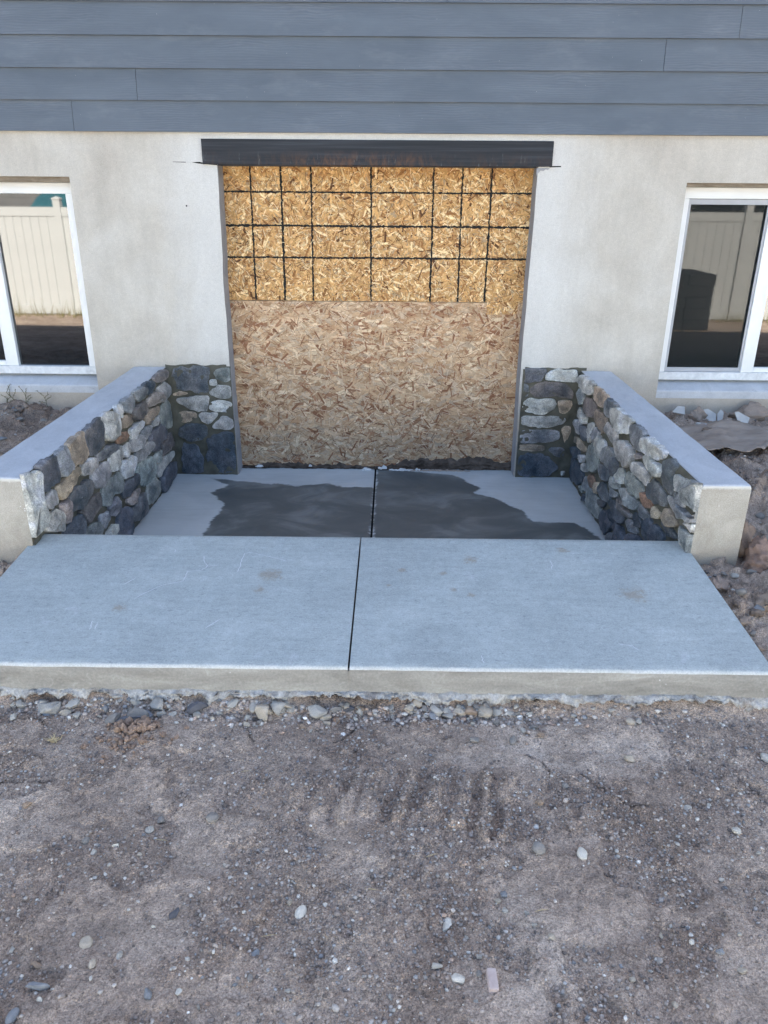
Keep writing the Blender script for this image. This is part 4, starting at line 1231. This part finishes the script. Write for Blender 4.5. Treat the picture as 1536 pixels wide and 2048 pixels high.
for i, (xt, xb, w) in enumerate([(-.856, -.861, .0062), (-.673, -.676, .0078), (-.491, -.498, .0062), (-.133, -.133, .0066), (.242, .241, .0064), (.414, .415, .0064), (.590, .586, .0070)]):
    obj('grid_line', grid_line((xt, 1.93), (xb, 1.121), w, .1478, i * 3.3), up)
for i, (zz, w) in enumerate([(1.752, .0060), (1.561, .0074), (1.376, .0066)]):
    obj('grid_line', grid_line((OB0, zz + .004), (OB1, zz + .004), w, .1470, 30 + i * 3.3), up)

lo = empty('strand_board', (0, 0, 0), 'plain pinkish strand board filling the lower opening, muddy at its foot', 'board', 'boards closing the opening')
boxobj('board_core', (OB0, OB1, .1485, .161, .012, 1.1165), M_BOARD, lo)
CLO = [(.53, .35, .205), (.61, .43, .27), (.44, .27, .15), (.72, .55, .36), (.27, .125, .065), (.36, .19, .105), (.52, .385, .26)]
V, F, fc = strands(OB0, OB1, .012, 1.1165, 6800, .05, .125, .010, .030, .55, CLO, [30, 20, 13, 8, 5, 8, 16], .148, rs)
obj('wood_strands', mesh('wood_strands', V, F, [M_STRAND], fcol=fc), lo, kind='stuff')
V, F, fc = strands(OB0, OB1, .012, 1.1165, 900, .03, .09, .005, .014, 9, CLO, [18, 14, 13, 10, 16, 16, 10], .1465, rs)
obj('wood_chips', mesh('wood_chips', V, F, [M_STRAND], fcol=fc), lo, kind='stuff')

V, F, fc = strands(OB0, OB1, .05, 1.1165, 2200, .015, .08, .0012, .003, 1.0, [(.13, .055, .025), (.75, .60, .44), (.25, .12, .065)], [4, 4, 4], .1455, rs)  # the dark ones stand in for shadow lines between flakes
obj('slivers_and_shade_lines', mesh('slivers_and_shade_lines', V, F, [M_STRAND], fcol=fc), lo, kind='stuff')
# mud and torn foam along the foot of the board
nx_, nz_ = 420, 14
xs = np.linspace(OB0 + .002, OB1 - .002, nx_); vv = np.linspace(0, 1, nz_)
X, Vv = np.meshgrid(xs, vv, indexing='ij')
h = .030 + .022 * sstep(-.1, .15, X) + .030 * np.exp(-((X - .45) / .28) ** 2) + .05 * fbm(X, X * 0, 4, 4, 171) + .02 * fbm(X, X * 0, 30, 3, 173)
h = np.clip(h, .008, .15)
Z = .002 + Vv * h
Y = .1455 - (.030 * (1 - Vv) ** .7) * (.5 + 1.4 * np.abs(fbm(X, Vv, 12, 3, 175))) - .012 * fbm(X, Vv * .2, 34, 3, 177) * (1 - Vv) - .0008
idx = np.arange(X.size).reshape(X.shape)
Fq = np.stack([idx[:-1, :-1], idx[1:, :-1], idx[1:, 1:], idx[:-1, 1:]], -1).reshape(-1, 4)
obj('mud_smear', mesh('mud_smear', np.stack([X, Y, Z], -1).reshape(-1, 3), Fq, [M_MUD], True), lo, kind='stuff')
def torn(x0, x1, y, z, w, seed, m=M_FOAM, nm='torn_foam', hz=.012):
    n = max(6, int((x1 - x0) / .005)); V = []; F = []
    for i in range(n + 1):
        x = x0 + (x1 - x0) * i / n; e = math.sin(math.pi * min(1, max(0, i / n))) ** .4
        a = w * e * (.5 + abs(float(fbm(np.array(x), np.array(seed * 1.), 40, 3, 181))) * 2.2); hh = hz * e * (.4 + float(fbm(np.array(x), np.array(seed + 4.), 50, 3, 183)) + .5)
        V += [(x, y - a, z), (x, y - a * .8, z + hh), (x, y + .004, z + hh * .9), (x, y + .004, z)]
        if i:
            o_ = 4 * i; F += [(o_ - 4 + k, o_ - 4 + (k + 1) % 4, o_ + (k + 1) % 4, o_ + k) for k in range(4)]
    F += [(0, 3, 2, 1), (4 * n, 4 * n + 1, 4 * n + 2, 4 * n + 3)]
    return obj(nm, mesh(nm, V, F, [m]), lo)
for q in [(-.20, -.125, .112, .001, .020, 1), (-.93, -.87, .122, .010, .008, 2, M_FOAM, 'torn_foam', .018), (-.085, -.02, .110, .012, .016, 3, M_FOAM, 'torn_foam', .022), (-.01, .16, .104, .002, .014, 4), (.17, .21, .10, .004, .010, 5, M_FOAM, 'torn_foam', .02),
          (-.56, -.535, .112, .02, .004, 6, M_FOAM, 'torn_foam', .02)]:
    torn(*q)
torn(.12, .55, .098, .001, .010, 7, M_PAPER, 'torn_felt', .010)
# near-black strip painting the shade of the gap under the lower board
boxobj('foot_gap_shade', (OB0, OB1, .140, .150, -.004, .0125), M_DARK, lo)

# ================================================================== LOOSE ROCKS
PR = {'W': (.62, .58, .50), 'C': (.46, .40, .32), 'L': (.42, .395, .35), 'G': (.28, .26, .235), 'D': (.13, .13, .14), 'B': (.27, .28, .29), 'T': (.33, .25, .185), 'O': (.36, .23, .15), 'K': (.22, .165, .13)}
def ico(sub=0):
    t = (1 + 5 ** .5) / 2
    V = [(-1, t, 0), (1, t, 0), (-1, -t, 0), (1, -t, 0), (0, -1, t), (0, 1, t), (0, -1, -t), (0, 1, -t), (t, 0, -1), (t, 0, 1), (-t, 0, -1), (-t, 0, 1)]
    F = [(0, 11, 5), (0, 5, 1), (0, 1, 7), (0, 7, 10), (0, 10, 11), (1, 5, 9), (5, 11, 4), (11, 10, 2), (10, 7, 6), (7, 1, 8), (3, 9, 4), (3, 4, 2), (3, 2, 6), (3, 6, 8), (3, 8, 9), (4, 9, 5), (2, 4, 11), (6, 2, 10), (8, 6, 7), (9, 8, 1)]
    V = [np.array(v) / np.linalg.norm(v) for v in V]
    for _ in range(sub):
        cache = {}; F2 = []
        def mid(a, b):
            k = (min(a, b), max(a, b))
            if k not in cache:
                v = V[a] + V[b]; V.append(v / np.linalg.norm(v)); cache[k] = len(V) - 1
            return cache[k]
        for a, b, c_ in F:
            x, y, z_ = mid(a, b), mid(b, c_), mid(c_, a)
            F2 += [(a, x, z_), (b, y, x), (c_, z_, y), (x, y, z_)]
        F = F2
    return np.array(V), np.array(F)
I0, I1, I2, I3 = ico(0), ico(1), ico(2), ico(3)
def rock_mesh(name, seed, col, m, sub=2, cuts=9, rough=.06, round_=False):
    r = np.random.default_rng(seed)
    V, F = {1: I1, 2: I2, 3: I3}[sub]; V = V.copy(); big_ = .35 if sub == 3 else .5
    for _ in range(cuts):
        d = r.normal(size=3); d /= np.linalg.norm(d); h = r.uniform(.40, .74) if not round_ else r.uniform(.80, .95)
        k = V @ d; V = V - np.clip(k - h, 0, None)[:, None] * d
    q = V * 2.2 + seed
    if rough > .1:
        V = V * (1 + big_ * fbm(V[:, 0] * 1.7 + V[:, 2] + seed, V[:, 1] * 1.7 - V[:, 2], 2.6, 3, seed % 37, .7))[:, None]
    V = V * (1 + rough * (fbm(q[:, 0] + q[:, 2], q[:, 1] - q[:, 2], 1.4, 3, seed % 50) * 2))[:, None]
    c = np.array(col) * (1 + .25 * fbm(q[:, 0], q[:, 1] + q[:, 2], 1.1, 2, 7))[:, None]
    return mesh(name, V * .5, F, [m], round_ or rough > .1, vcol=np.clip(c, .02, .8))

def place(name, me, x, y, s, fl, ht, rz, bury=.3, **k):
    z = float(ground_z(x, y))
    o = obj(name, me, None, (x, y, z + s * ht * (.5 - bury)), (random.uniform(-.2, .2), random.uniform(-.2, .2), rz), **k)
    o.scale = (s, s * fl, s * ht); return o

GEN = {'L': 'light grey angular stone lying in the dirt', 'W': 'small whitish pebble lying in the dirt', 'C': 'small cream pebble lying in the dirt', 'G': 'small mid-grey pebble lying in the dirt',
       'T': 'small tan pebble lying in the dirt', 'B': 'small blue-grey pebble lying in the dirt', 'D': 'small dark grey stone lying in the dirt', 'O': 'small orange-tan pebble lying in the dirt'}
rows = ROCKS.strip().split('\n')
CN = {'L': 'light grey', 'W': 'whitish', 'C': 'cream', 'G': 'mid-grey', 'T': 'tan', 'B': 'blue-grey', 'D': 'dark grey', 'O': 'orange-tan', 'K': 'brown'}
def zone(x, y):
    k = sum(x > t for t in (-.95, -.62, -.36, -.16, .06, .34, .62))
    zx = ('at far left', 'left of the clods', 'left of middle', 'left of the joint', 'below the joint', 'right of the joint', 'right of middle', 'at far right')[k]
    if y > -2.90: return 'spilling from the pad edge ' + zx
    return ('lying just off the pad edge ', 'lying in the upper dirt ', 'lying in the middle dirt ', 'lying in the lowest dirt ')[sum(y < t for t in (-2.98, -3.25, -3.5))] + zx
AUTO = {}
for i_, ln_ in enumerate(rows):
    if '|' in ln_: continue
    x_, y_, s_, a_, k_ = ln_.split()
    AUTO.setdefault((CN[k_] + ' stone ' + zone(float(x_) / 1000, float(y_) / 1000)), []).append((float(s_), i_))
LAB = {}
for t_, q_ in AUTO.items():
    q_.sort()
    wd = {1: [''], 2: ['smaller ', 'larger '], 3: ['smallest ', 'middle-sized ', 'largest ']}.get(len(q_), ['' for _ in q_])
    for w_, (s_, i_) in zip(wd, q_): LAB[i_] = w_ + t_
for i, ln in enumerate(rows):
    a, _, lab = ln.partition('|'); x, y, s, asp, k = a.split(); x, y, s, asp = float(x) / 1000, float(y) / 1000, float(s) / 1000, float(asp)
    rnd = k in 'CTG' and s < .03 and i % 3 == 0 or 'round' in lab or 'smooth' in lab or 'oval' in lab
    me = rock_mesh('rock', 900 + i, np.array(PR[k]) * random.uniform(.95, 1.2), M_ROCK, 2, 11 if not rnd else 4, .085 if not rnd else .05, rnd)
    if y > -2.90: s *= 1.22
    ht = min(.75, .45 + .25 * asp)
    y2 = y - s * ht * .35
    y2 = min(y2, -2.835 - s * asp * .35)
    fl = asp * 1.15; rz = random.uniform(-.35, .35)
    under = y > -2.90
    lb = lab or LAB[i]
    place('rock', me, x, y2, s, fl, ht, rz, .22 if 'sunk' not in lab else .42, label=lb, cat='rock', group='crushed rocks spilling from under the pad' if under else 'small stones scattered on the dirt')

# more crushed rock along the edge, where the photograph shows it thickest
protos = [rock_mesh('rock', 2000 + i, np.array(PR[k]) * (.95 + .1 * (i % 3)), M_ROCK, 2, 12, .08) for i, k in enumerate('LLCGLCWGLBTLGC')]
cl = [(-1.14, .10, 12), (-.98, .08, 8), (-.72, .14, 26), (-.50, .08, 8), (-.40, .06, 8), (-.26, .05, 6), (-.10, .06, 14), (.08, .05, 8), (.14, .05, 8), (.24, .09, 26), (.34, .05, 8), (.46, .06, 4), (.60, .07, 4), (.86, .08, 4)]
cl = [(a_, b_, int(n * .8)) for a_, b_, n in cl] + [(-.6, .35, 10), (.3, .5, 8)]
for cx_, sd, n in cl:
    for _ in range(n):
        x = random.gauss(cx_, sd); y = -2.832 - abs(random.gauss(0, .034)); s = random.uniform(.017, .030) if random.random() < .75 else random.uniform(.03, .042)
        q = random.randrange(len(protos)); x = max(-1.3, min(1.15, x))
        place('rock', protos[q], x, y, s, random.uniform(.6, 1), random.uniform(.5, .8), random.uniform(0, 6), .15, label='small ' + CN['LLCGLCWGLBTLGC'[q]] + ' chunk ' + zone(x, y), cat='rock', group='small crushed rocks along the pad edge')
EX = []; EY = []
for cx_, sd, n in cl:
    for _ in range(n * 11): EX.append(random.gauss(cx_, sd * 1.3)); EY.append(-2.832 - abs(random.gauss(0, .035)))
EDGE_BITS = (np.array(EX), np.array(EY))

# clod heap
heap = empty('clod_heap', (-.765, -2.965, 0), 'heap of reddish brown dirt clods below the left half of the pad', 'dirt clods')
cm = [rock_mesh('clod', 2100 + i, np.array((.42, .30, .225)) * (.8 + .08 * (i % 5)), M_CLOD, 2, 9, .12) for i in range(6)]
for i in range(150):
    if i < 70: u, v = random.gauss(0, .038), random.gauss(0, .026); s = random.uniform(.010, .034)
    else: u, v = random.gauss(-.02, .075), random.gauss(-.045, .035); s = random.uniform(.007, .020)
    me = random.choice(cm)
    gz = float(ground_z(-.765 + u, -2.965 + v))
    o = obj('clod', me, heap, (u, v, gz + s * .2 + (.014 * math.exp(-(u / .05) ** 2 - (v / .03) ** 2) if i < 70 else 0)), (random.uniform(0, 3), random.uniform(0, 3), random.uniform(0, 6)))
    o.scale = (s, s * random.uniform(.7, 1), s * random.uniform(.6, .9))
place('rock', rock_mesh('rock', 2300, (.20, .215, .24), M_ROCK, 3, 8, .08), -.79, -2.905, .115, .55, .30, .35, .3, label='bluish flat stone half buried behind the clod heap', cat='rock')
place('brick_chip', rock_mesh('brick_chip', 2301, (.45, .33, .28), M_CLOD, 1, 0, .03), 10, 10, .02, 1, 1, 0, label='x', cat='x') if False else None
# oblong pinkish chip
bc = boxobj('masonry_chip', [(-.0105, .0105, -.024, .024, -.009, .009)], m_simple('pinkish_chip', (.40, .31, .28), (.55, .46, .42), 40, .9), None, .003, label='oblong pinkish masonry chip lying in the lower dirt right of centre', cat='masonry chip')
bc.location = (.230, -3.722, float(ground_z(.23, -3.722)) + .006); bc.rotation_euler = (.05, .08, .03)
# straw tuft
st = []
V = []; F = []
for i in range(46):
    a = random.uniform(0, 6.28); L = random.uniform(.008, .022); h = random.uniform(.003, .014)
    p0 = (-.998 + random.gauss(0, .006), -3.008 + random.gauss(0, .004), float(ground_z(-.998, -3.008)) + .002)
    p1 = (p0[0] + L * math.cos(a), p0[1] + L * math.sin(a), p0[2] + h)
    v, f = ribbon([p0, ((p0[0] + p1[0]) / 2, (p0[1] + p1[1]) / 2, p1[2] - h * .3), p1], .0013, (.2, -.4, 1), 0)
    n = len(V); V += v; F += [tuple(i2 + n for i2 in q) for q in f]
obj('straw_tuft', mesh('straw_tuft', V, F, [M_STRAW]), label='small tuft of dry straw on the dirt at the far left', cat='straw')

# backfill clods and rocks beside the walls
def big(name, x, y, s, fl, ht, rz, col, m, seed, label, cat, bury=.25, sub=3, cuts=7, rough=.14, group=None):
    return place(name, rock_mesh(name, seed, col, m, sub, cuts, rough), x, y, s, fl, ht, rz, bury, label=label, cat=cat, group=group)
EARTH = (.38, .30, .24); EARTH2 = (.34, .265, .215)
big('dirt_clod', 1.475, -2.33, .30, .75, .62, .3, EARTH, M_CLOD, 31, 'largest brown dirt clod, at the right front beside the pad', 'dirt clod', .28)
big('dirt_clod', 1.265, -2.235, .085, .8, .7, 1, EARTH2, M_CLOD, 32, 'fist-sized clod at the foot of the right wall end', 'dirt clod')
big('dirt_clod', 1.46, -1.93, .16, .9, 1.1, .2, (.31, .23, .175), M_CLOD, 33, 'tan clod leaning on the outer face of the right wall', 'dirt clod', .2)
big('dirt_clod', 1.50, -2.06, .20, .8, .8, .9, (.29, .20, .155), M_CLOD, 34, 'reddish clod between the right wall and the largest clod', 'dirt clod', .3)
big('dirt_clod', 1.925, -.12, .12, .8, .85, .1, EARTH, M_CLOD, 35, 'brown round clod below the right window among pale shards', 'dirt clod', .15)
big('dirt_clod', 2.28, -.10, .26, .6, .45, .1, EARTH, M_CLOD, 36, 'low heap of brown earth against the wall below the right window', 'dirt clod', .25)
pr = [rock_mesh('dirt_clod', 2400 + i, np.array(EARTH) * (.7 + .12 * i), M_CLOD, 2, 6, .14) for i in range(5)]
pg = [rock_mesh('rock', 2500 + i, np.array(c_), M_ROCK, 1, 8, .06) for i, c_ in enumerate([PR['B'], PR['L'], PR['G'], (.17, .19, .22), PR['G']])]
for _ in range(50):
    x = 1.23 + abs(random.gauss(0, .12)); y = random.uniform(-2.78, -2.1)
    if y > -2.08: x += .2
    s = random.uniform(.02, .055); g = random.random() < .5
    place('rock' if g else 'dirt_clod', random.choice(pg if g else pr), x + s * .3, y, s, random.uniform(.6, 1), random.uniform(.5, .8), random.uniform(0, 6), .2,
          label=('small grey stone' if g else 'small brown clod') + ' on the ground right of the pad, ' + ('near the wall end' if y > -2.4 else 'near the pad corner'), cat='rock' if g else 'dirt clod', group='stones right of the pad' if g else 'clods right of the pad')
for _ in range(70):
    x = random.uniform(1.43, 2.35); y = random.uniform(-1.9, -.03)
    s = random.uniform(.02, .075); g = random.random() < .45
    place('rock' if g else 'dirt_clod', random.choice(pg if g else pr), x + s * .3, y, s, random.uniform(.6, 1), random.uniform(.4, .75), random.uniform(0, 6), .25,
          label=('grey stone' if g else 'brown clod') + ' in the backfill right of the right wall, ' + ('under the window' if y > -.35 else 'beside the brown paper' if y > -.95 else 'in front of the brown paper'), cat='rock' if g else 'dirt clod', group='stones in the right backfill' if g else 'clods in the right backfill')
for _ in range(60):
    x = random.uniform(-2.9, -1.70); y = random.uniform(-1.3, -.03) if random.random() < .6 else random.uniform(-.2, -.03)
    s = random.uniform(.02, .07); g = random.random() < .4
    place('rock' if g else 'dirt_clod', random.choice(pg if g else pr), x, y, s, random.uniform(.6, 1), random.uniform(.4, .75), random.uniform(0, 6), .25,
          label=('grey stone' if g else 'brown clod') + ' in the backfill left of the left wall, ' + ('against the house wall' if y > -.2 else 'away from the house wall'), cat='rock' if g else 'dirt clod', group='stones in the left backfill' if g else 'clods in the left backfill')
place('rock', rock_mesh('rock', 2601, PR['L'], M_ROCK, 2, 8, .06), 1.265, -2.70, .085, .6, .4, .2, .2, label='pale flat stone at the right edge of the pad', cat='rock')

# pale shards
def shard(pts, x, y, rz, tilt, label):
    z = float(ground_z(x, y)); n = len(pts)
    V = [(a, b, 0) for a, b in pts] + [(a, b, .006) for a, b in pts]
    F = [tuple(range(n))[::-1], tuple(range(n, 2 * n))] + [(i, (i + 1) % n, (i + 1) % n + n, i + n) for i in range(n)]
    obj('shard', mesh('shard', V, F, [M_CHIP]), None, (x, y, z + .035), (tilt, .1, rz), label, 'shard', 'pale shards below the right window')
shard([(-.05, -.02), (.03, -.03), (.035, .03), (-.01, .03)], 1.83, -.10, 0, .7, 'bluish pale shard nearest the right wall top')
shard([(-.055, -.01), (-.02, -.05), (.045, -.04), (.05, .02), (0, .05), (-.04, .04)], 2.01, -.12, .1, .9, 'largest white shard, right of the round clod')
shard([(-.018, -.045), (.012, -.03), (.02, .03), (.0, .05), (-.02, .02)], 2.085, -.12, .0, 1.1, 'narrow upright white shard beside the largest one')
shard([(-.045, .04), (-.04, -.03), (.02, -.045), (.05, .005), (-.02, .045)], 2.17, -.24, .2, .8, 'white triangular shard nearest the brown paper')
shard([(-.035, -.008), (.03, -.012), (.04, .008), (-.02, .012)], 1.87, -.36, .0, .2, 'thin white sliver left of the brown paper')
# brown paper sheet
nu, nv = 60, 26
U, W_ = np.meshgrid(np.linspace(0, 1, nu), np.linspace(0, 1, nv), indexing='ij')
xl = 1.60 + U * .78
top_ = -.44 + .17 * np.sin(U * 3.0) - .25 * sstep(.6, 1, U); bot = -.90 + .22 * U + .03 * np.sin(U * 9)
ed = .016 * fbm(U, U * 0, 9, 3, 191)
yl = bot + (top_ - bot) * W_ + ed - .05
zl = ground_z(xl, yl) * .25 + .75 * np.interp(yl, [-.95, -.3], [.46, .50]) + .004 + .030 * fbm(U * .6, W_, 6, 3, 193) + .012 * np.abs(fbm(U * .5 + W_, W_ * 2 - U, 8, 3, 195)) + .03 * (1 - W_) * np.sin(U * 3)
idx = np.arange(U.size).reshape(U.shape)
Fq = np.stack([idx[:-1, :-1], idx[1:, :-1], idx[1:, 1:], idx[:-1, 1:]], -1).reshape(-1, 4)
pp = obj('paper_sheet', mesh('paper_sheet', np.stack([xl, yl, zl], -1).reshape(-1, 3), Fq, [M_PAPER], True), label='wrinkled brown paper sheet lying on the soil beyond the right wall', cat='paper')
sm = pp.modifiers.new('thick', 'SOLIDIFY'); sm.thickness = .003

# weeds against the left wall foot
def weed(x, h, seed, label):
    r = random.Random(seed); V = []; F = []; z0 = .44
    def br(p, d, L, w, dep):
        pts = [p]
        for i in range(5):
            d = (d + Vector((r.gauss(0, .22), r.gauss(0, .06), r.gauss(.02, .1)))).normalized()
            pts.append(pts[-1] + d * L / 5)
        v, f = ribbon([tuple(q) for q in pts], w, (0, -1, 0), 0); n = len(V); V.extend(v); F.extend([tuple(i + n for i in q) for q in f])
        for q in pts[1:]:
            for _ in range(2):
                a = r.uniform(0, 6.28); e = q + Vector((math.cos(a) * .008, 0, math.sin(a) * .008))
                v, f = ribbon([tuple(q), tuple(e)], .0022, (0, -1, 0), 0); n = len(V); V.extend(v); F.extend([tuple(i + n for i in qq) for qq in f])
        if dep:
            for q in pts[2:]:
                br(q, (d + Vector((r.choice([-1, 1]) * r.uniform(.5, 1.2), 0, .2))).normalized(), L * .5, w * .7, dep - 1)
    br(Vector((x, -.022, z0)), Vector((r.uniform(-.2, .3), 0, 1)), h, .0022, 1)
    obj('weed', mesh('weed', V, F, [M_WEED]), label=label, cat='weed', group='dry weeds at the wall foot')
weed(-2.43, .13, 5, 'tallest forked dry weed at the wall foot below the left window')
weed(-2.36, .11, 9, 'forked dry weed just right of the tallest one')
weed(-2.47, .08, 3, 'small dry weed left of the tallest one')
weed(-2.225, .10, 12, 'single upright dry weed stem nearest the left stone wall')

# ================================================================== GRAVEL (uncountable)
def gravel(name, X, Y, S, cols, label):
    n = len(X); r = np.random.default_rng(n)
    Z = ground_z(X, Y)
    V, F = I0
    nv = len(V); VV = V[None] * (1 + r.normal(0, .16, (n, nv, 1)))
    VV = VV * np.stack([np.ones(n), r.uniform(.6, 1, n), r.uniform(.45, .8, n)], -1)[:, None, :]
    a = r.uniform(0, 6.28, n); ca, sa = np.cos(a)[:, None], np.sin(a)[:, None]
    x = VV[..., 0] * ca - VV[..., 1] * sa; y = VV[..., 0] * sa + VV[..., 1] * ca
    P = np.stack([X[:, None] + x * S[:, None] * .5, Y[:, None] + y * S[:, None] * .5, Z[:, None] + (VV[..., 2] * .5 + .12) * S[:, None]], -1).reshape(-1, 3)
    FF = (F[None] + (np.arange(n) * nv)[:, None, None]).reshape(-1, 3)
    fc = np.repeat(cols, len(F), 0)
    obj(name, mesh(name, P, FF, [M_ROCK], False, fcol=fc), kind='stuff', label=label)

def gcols(n, r, tone=1.0):
    base = np.array([(.30, .25, .215), (.38, .325, .28), (.21, .18, .16), (.44, .40, .36), (.52, .49, .44), (.30, .30, .30), (.66, .63, .58), (.42, .31, .24)])
    k = r.choice(8, n, p=[.30, .26, .16, .12, .06, .035, .015, .05])
    return base[k] * r.uniform(.75, 1.2, n)[:, None] * tone
r = np.random.default_rng(5)
n = 110000
X = r.uniform(-1.75, 1.75, n); Y = r.uniform(-4.15, -2.84, n)
_, dens, _k = ground_z(X, Y, True)
dens = np.clip(dens + .6 * np.exp(-((Y + 2.86) / .03) ** 2) + .5 * np.exp(-((X - .02) / .33) ** 2 - ((Y + 3.19) / .09) ** 2), 0, 1)
keep = r.random(n) < (.07 + .75 * dens ** 1.3) * np.where(Y < -3.1, 1, .75)
X, Y = X[keep], Y[keep]; n = len(X)
S = .0026 + .0105 * r.random(n) ** 2.6
S[r.random(n) < .012] *= 1.7
gravel('gravel', X, Y, S, gcols(n, r), 'fine gravel and grit strewn over the dirt')
n = 9000
X = np.where(r.random(n) < .55, r.uniform(1.22, 2.5, n), r.uniform(-3.0, -1.47, n)); Y = r.uniform(-2.85, -.01, n)
ok = ~((X < 1.41) & (X > -1.65) & (Y > -2.07)); dn = sstep(-.1, .15, fbm(X, Y, 5, 3, 47)); ok &= r.random(n) < .25 + .75 * dn
X, Y = X[ok], Y[ok]; n = len(X)
gravel('gravel', X, Y, .004 + .018 * r.random(n) ** 2.5, gcols(n, r), 'coarser gravel in the backfill beside the walls')
n = len(EDGE_BITS[0])
gravel('gravel', EDGE_BITS[0], EDGE_BITS[1], np.minimum(.006 + .015 * r.random(n) ** 1.3, .02), gcols(n, r, 1.25), 'crushed rock crumbs along the pad edge')
# straw bits
V = []; F = []
for (x, y) in [(-.42, -3.115), (.35, -3.55), (-.6, -3.35), (-.05, -3.5), (.7, -3.3), (-.28, -3.62), (.10, -3.4)]:
    a = random.uniform(-.3, .5); z = float(ground_z(x, y)) + .004
    v, f = ribbon([(x, y, z), (x + .016 * math.cos(a), y + .016 * math.sin(a), z + .001), (x + .034 * math.cos(a), y + .03 * math.sin(a), z)], .0012, (0, -.2, 1), 0)
    n = len(V); V += v; F += [tuple(i + n for i in q) for q in f]
obj('straw_bits', mesh('straw_bits', V, F, [M_STRAW]), kind='stuff', label='stray straws on the dirt')

# ================================================================== BEHIND THE CAMERA (seen in the panes, lights the shade)
fence = empty('fence', (0, -10.3, 0), 'cream vinyl privacy fence at the far side of the yard', 'fence')
PX = -6.28; pitch = 2.58; fy = -10.3
bme = mesh('fence_board', *box_vf(-.0785, .0785, -.012, .012, -.42, 1.31), [M_FENCE])
pme = mesh('fence_post', *box_vf(-.065, .065, -.065, .065, -.7, 1.60), [M_FENCE])
cap_ = mesh('post_cap', [(-.075, -.075, 1.60), (.075, -.075, 1.60), (.075, .075, 1.60), (-.075, .075, 1.60), (-.075, -.075, 1.625), (.075, -.075, 1.625), (.075, .075, 1.625), (-.075, .075, 1.625), (0, 0, 1.66)],
            [(0, 3, 2, 1), (0, 1, 5, 4), (1, 2, 6, 5), (2, 3, 7, 6), (3, 0, 4, 7), (4, 5, 8), (5, 6, 8), (6, 7, 8), (7, 4, 8)], [M_FENCE])
rme = mesh('fence_rail', *box_vf(.066, pitch - .066, -.025, .025, 0, .16), [M_FENCE])
for k in range(-4, 10):
    x0 = PX + k * pitch
    p = obj('fence_post', pme, fence, (x0, 0, 0)); obj('post_cap', cap_, p)
    if k == 9: break
    for zr in (-.48, 1.31): obj('fence_rail', rme, fence, (x0, 0, zr))
    for j in range(15):
        obj('fence_board', bme, fence, (x0 + .066 + 0.0815 + j * .1632, 0, 0))
nb = empty('house', (0, -17, 0), 'grey sided neighbouring house beyond the fence', 'house')
for k in range(26): boxobj('siding_board', (-15, -1, .02 - .012, .02, -.5 + k * .16, -.5 + k * .16 + .155), M_NSIDE, nb)
boxobj('wall', (-15, -1, -7, .0, -.5, 3.7), M_NSIDE, nb)
V = [(-15.4, .5, 3.6), (-.6, .5, 3.6), (-.6, -7.5, 3.6), (-15.4, -7.5, 3.6), (-15.4, -3.5, 5.6), (-.6, -3.5, 5.6)]
obj('roof', mesh('roof', V, [(0, 1, 5, 4), (2, 3, 4, 5), (0, 4, 3), (1, 2, 5), (0, 3, 2, 1)], [M_ROOF]), nb)
V, F = [], []
nn_ = 14
for i in range(nn_ + 1):
    a = math.pi * i / nn_
    for yy in (-12.2, -13.6): V.append((-6.9 + 1.3 * math.cos(a), yy, -.4 + 2.25 * math.sin(a)))
for i in range(nn_): F.append((2 * i, 2 * i + 1, 2 * i + 3, 2 * i + 2))
F += [tuple(range(0, 2 * nn_ + 2, 2)), tuple(range(1, 2 * nn_ + 2, 2))[::-1]]
obj('tarpaulin', mesh('tarpaulin', V, F, [M_TEAL], False), label='teal tarpaulin cover standing beyond the fence', cat='tarpaulin')
# stack of stone on a pallet, blocks coloured near-black
pal = empty('stone_pallet', (4.18, -7.2, 0), 'stack of dark masonry blocks on a wooden pallet in the yard', 'pallet')
gz = float(ground_z(4.18, -7.2))
for j in range(3): boxobj('runner', (-.6, .6, -.5 + j * .45, -.4 + j * .45, gz, gz + .1), M_WOOD, pal)
for j in range(6): boxobj('deck_board', (-.6 + j * .21, -.6 + j * .21 + .15, -.5, .5, gz + .101, gz + .125), M_WOOD, pal)
blk = mesh('block', *box_vf(-.19, .19, -.155, .155, 0, .155), [M_PAL])
for k in range(5):
    for i in range(3):
        for j in range(3):
            if k == 4 and i == 0: continue
            obj('block', blk, pal, (-.4 + i * .4 + random.uniform(-.01, .01), -.33 + j * .33, gz + .126 + k * .162), (0, 0, random.uniform(-.03, .03)))
V = []; F = []
for _ in range(2600):
    x = random.uniform(-15, 14); y = -10.2 + abs(random.gauss(0, .22)); z = float(np.interp(y, [-10, -8.5], [-.5, -.5])) - .02
    h = random.uniform(.04, .28) * (1 if random.random() < .8 else 1.8); dx = random.gauss(0, .05)
    n = len(V); V += [(x - .006, y, z), (x + .006, y, z), (x + dx, y + random.gauss(0, .04), z + h)]; F.append((n, n + 1, n + 2))
obj('weed_grass', mesh('weed_grass', V, F, [M_GRASS]), kind='stuff', label='dry grass along the foot of the fence')
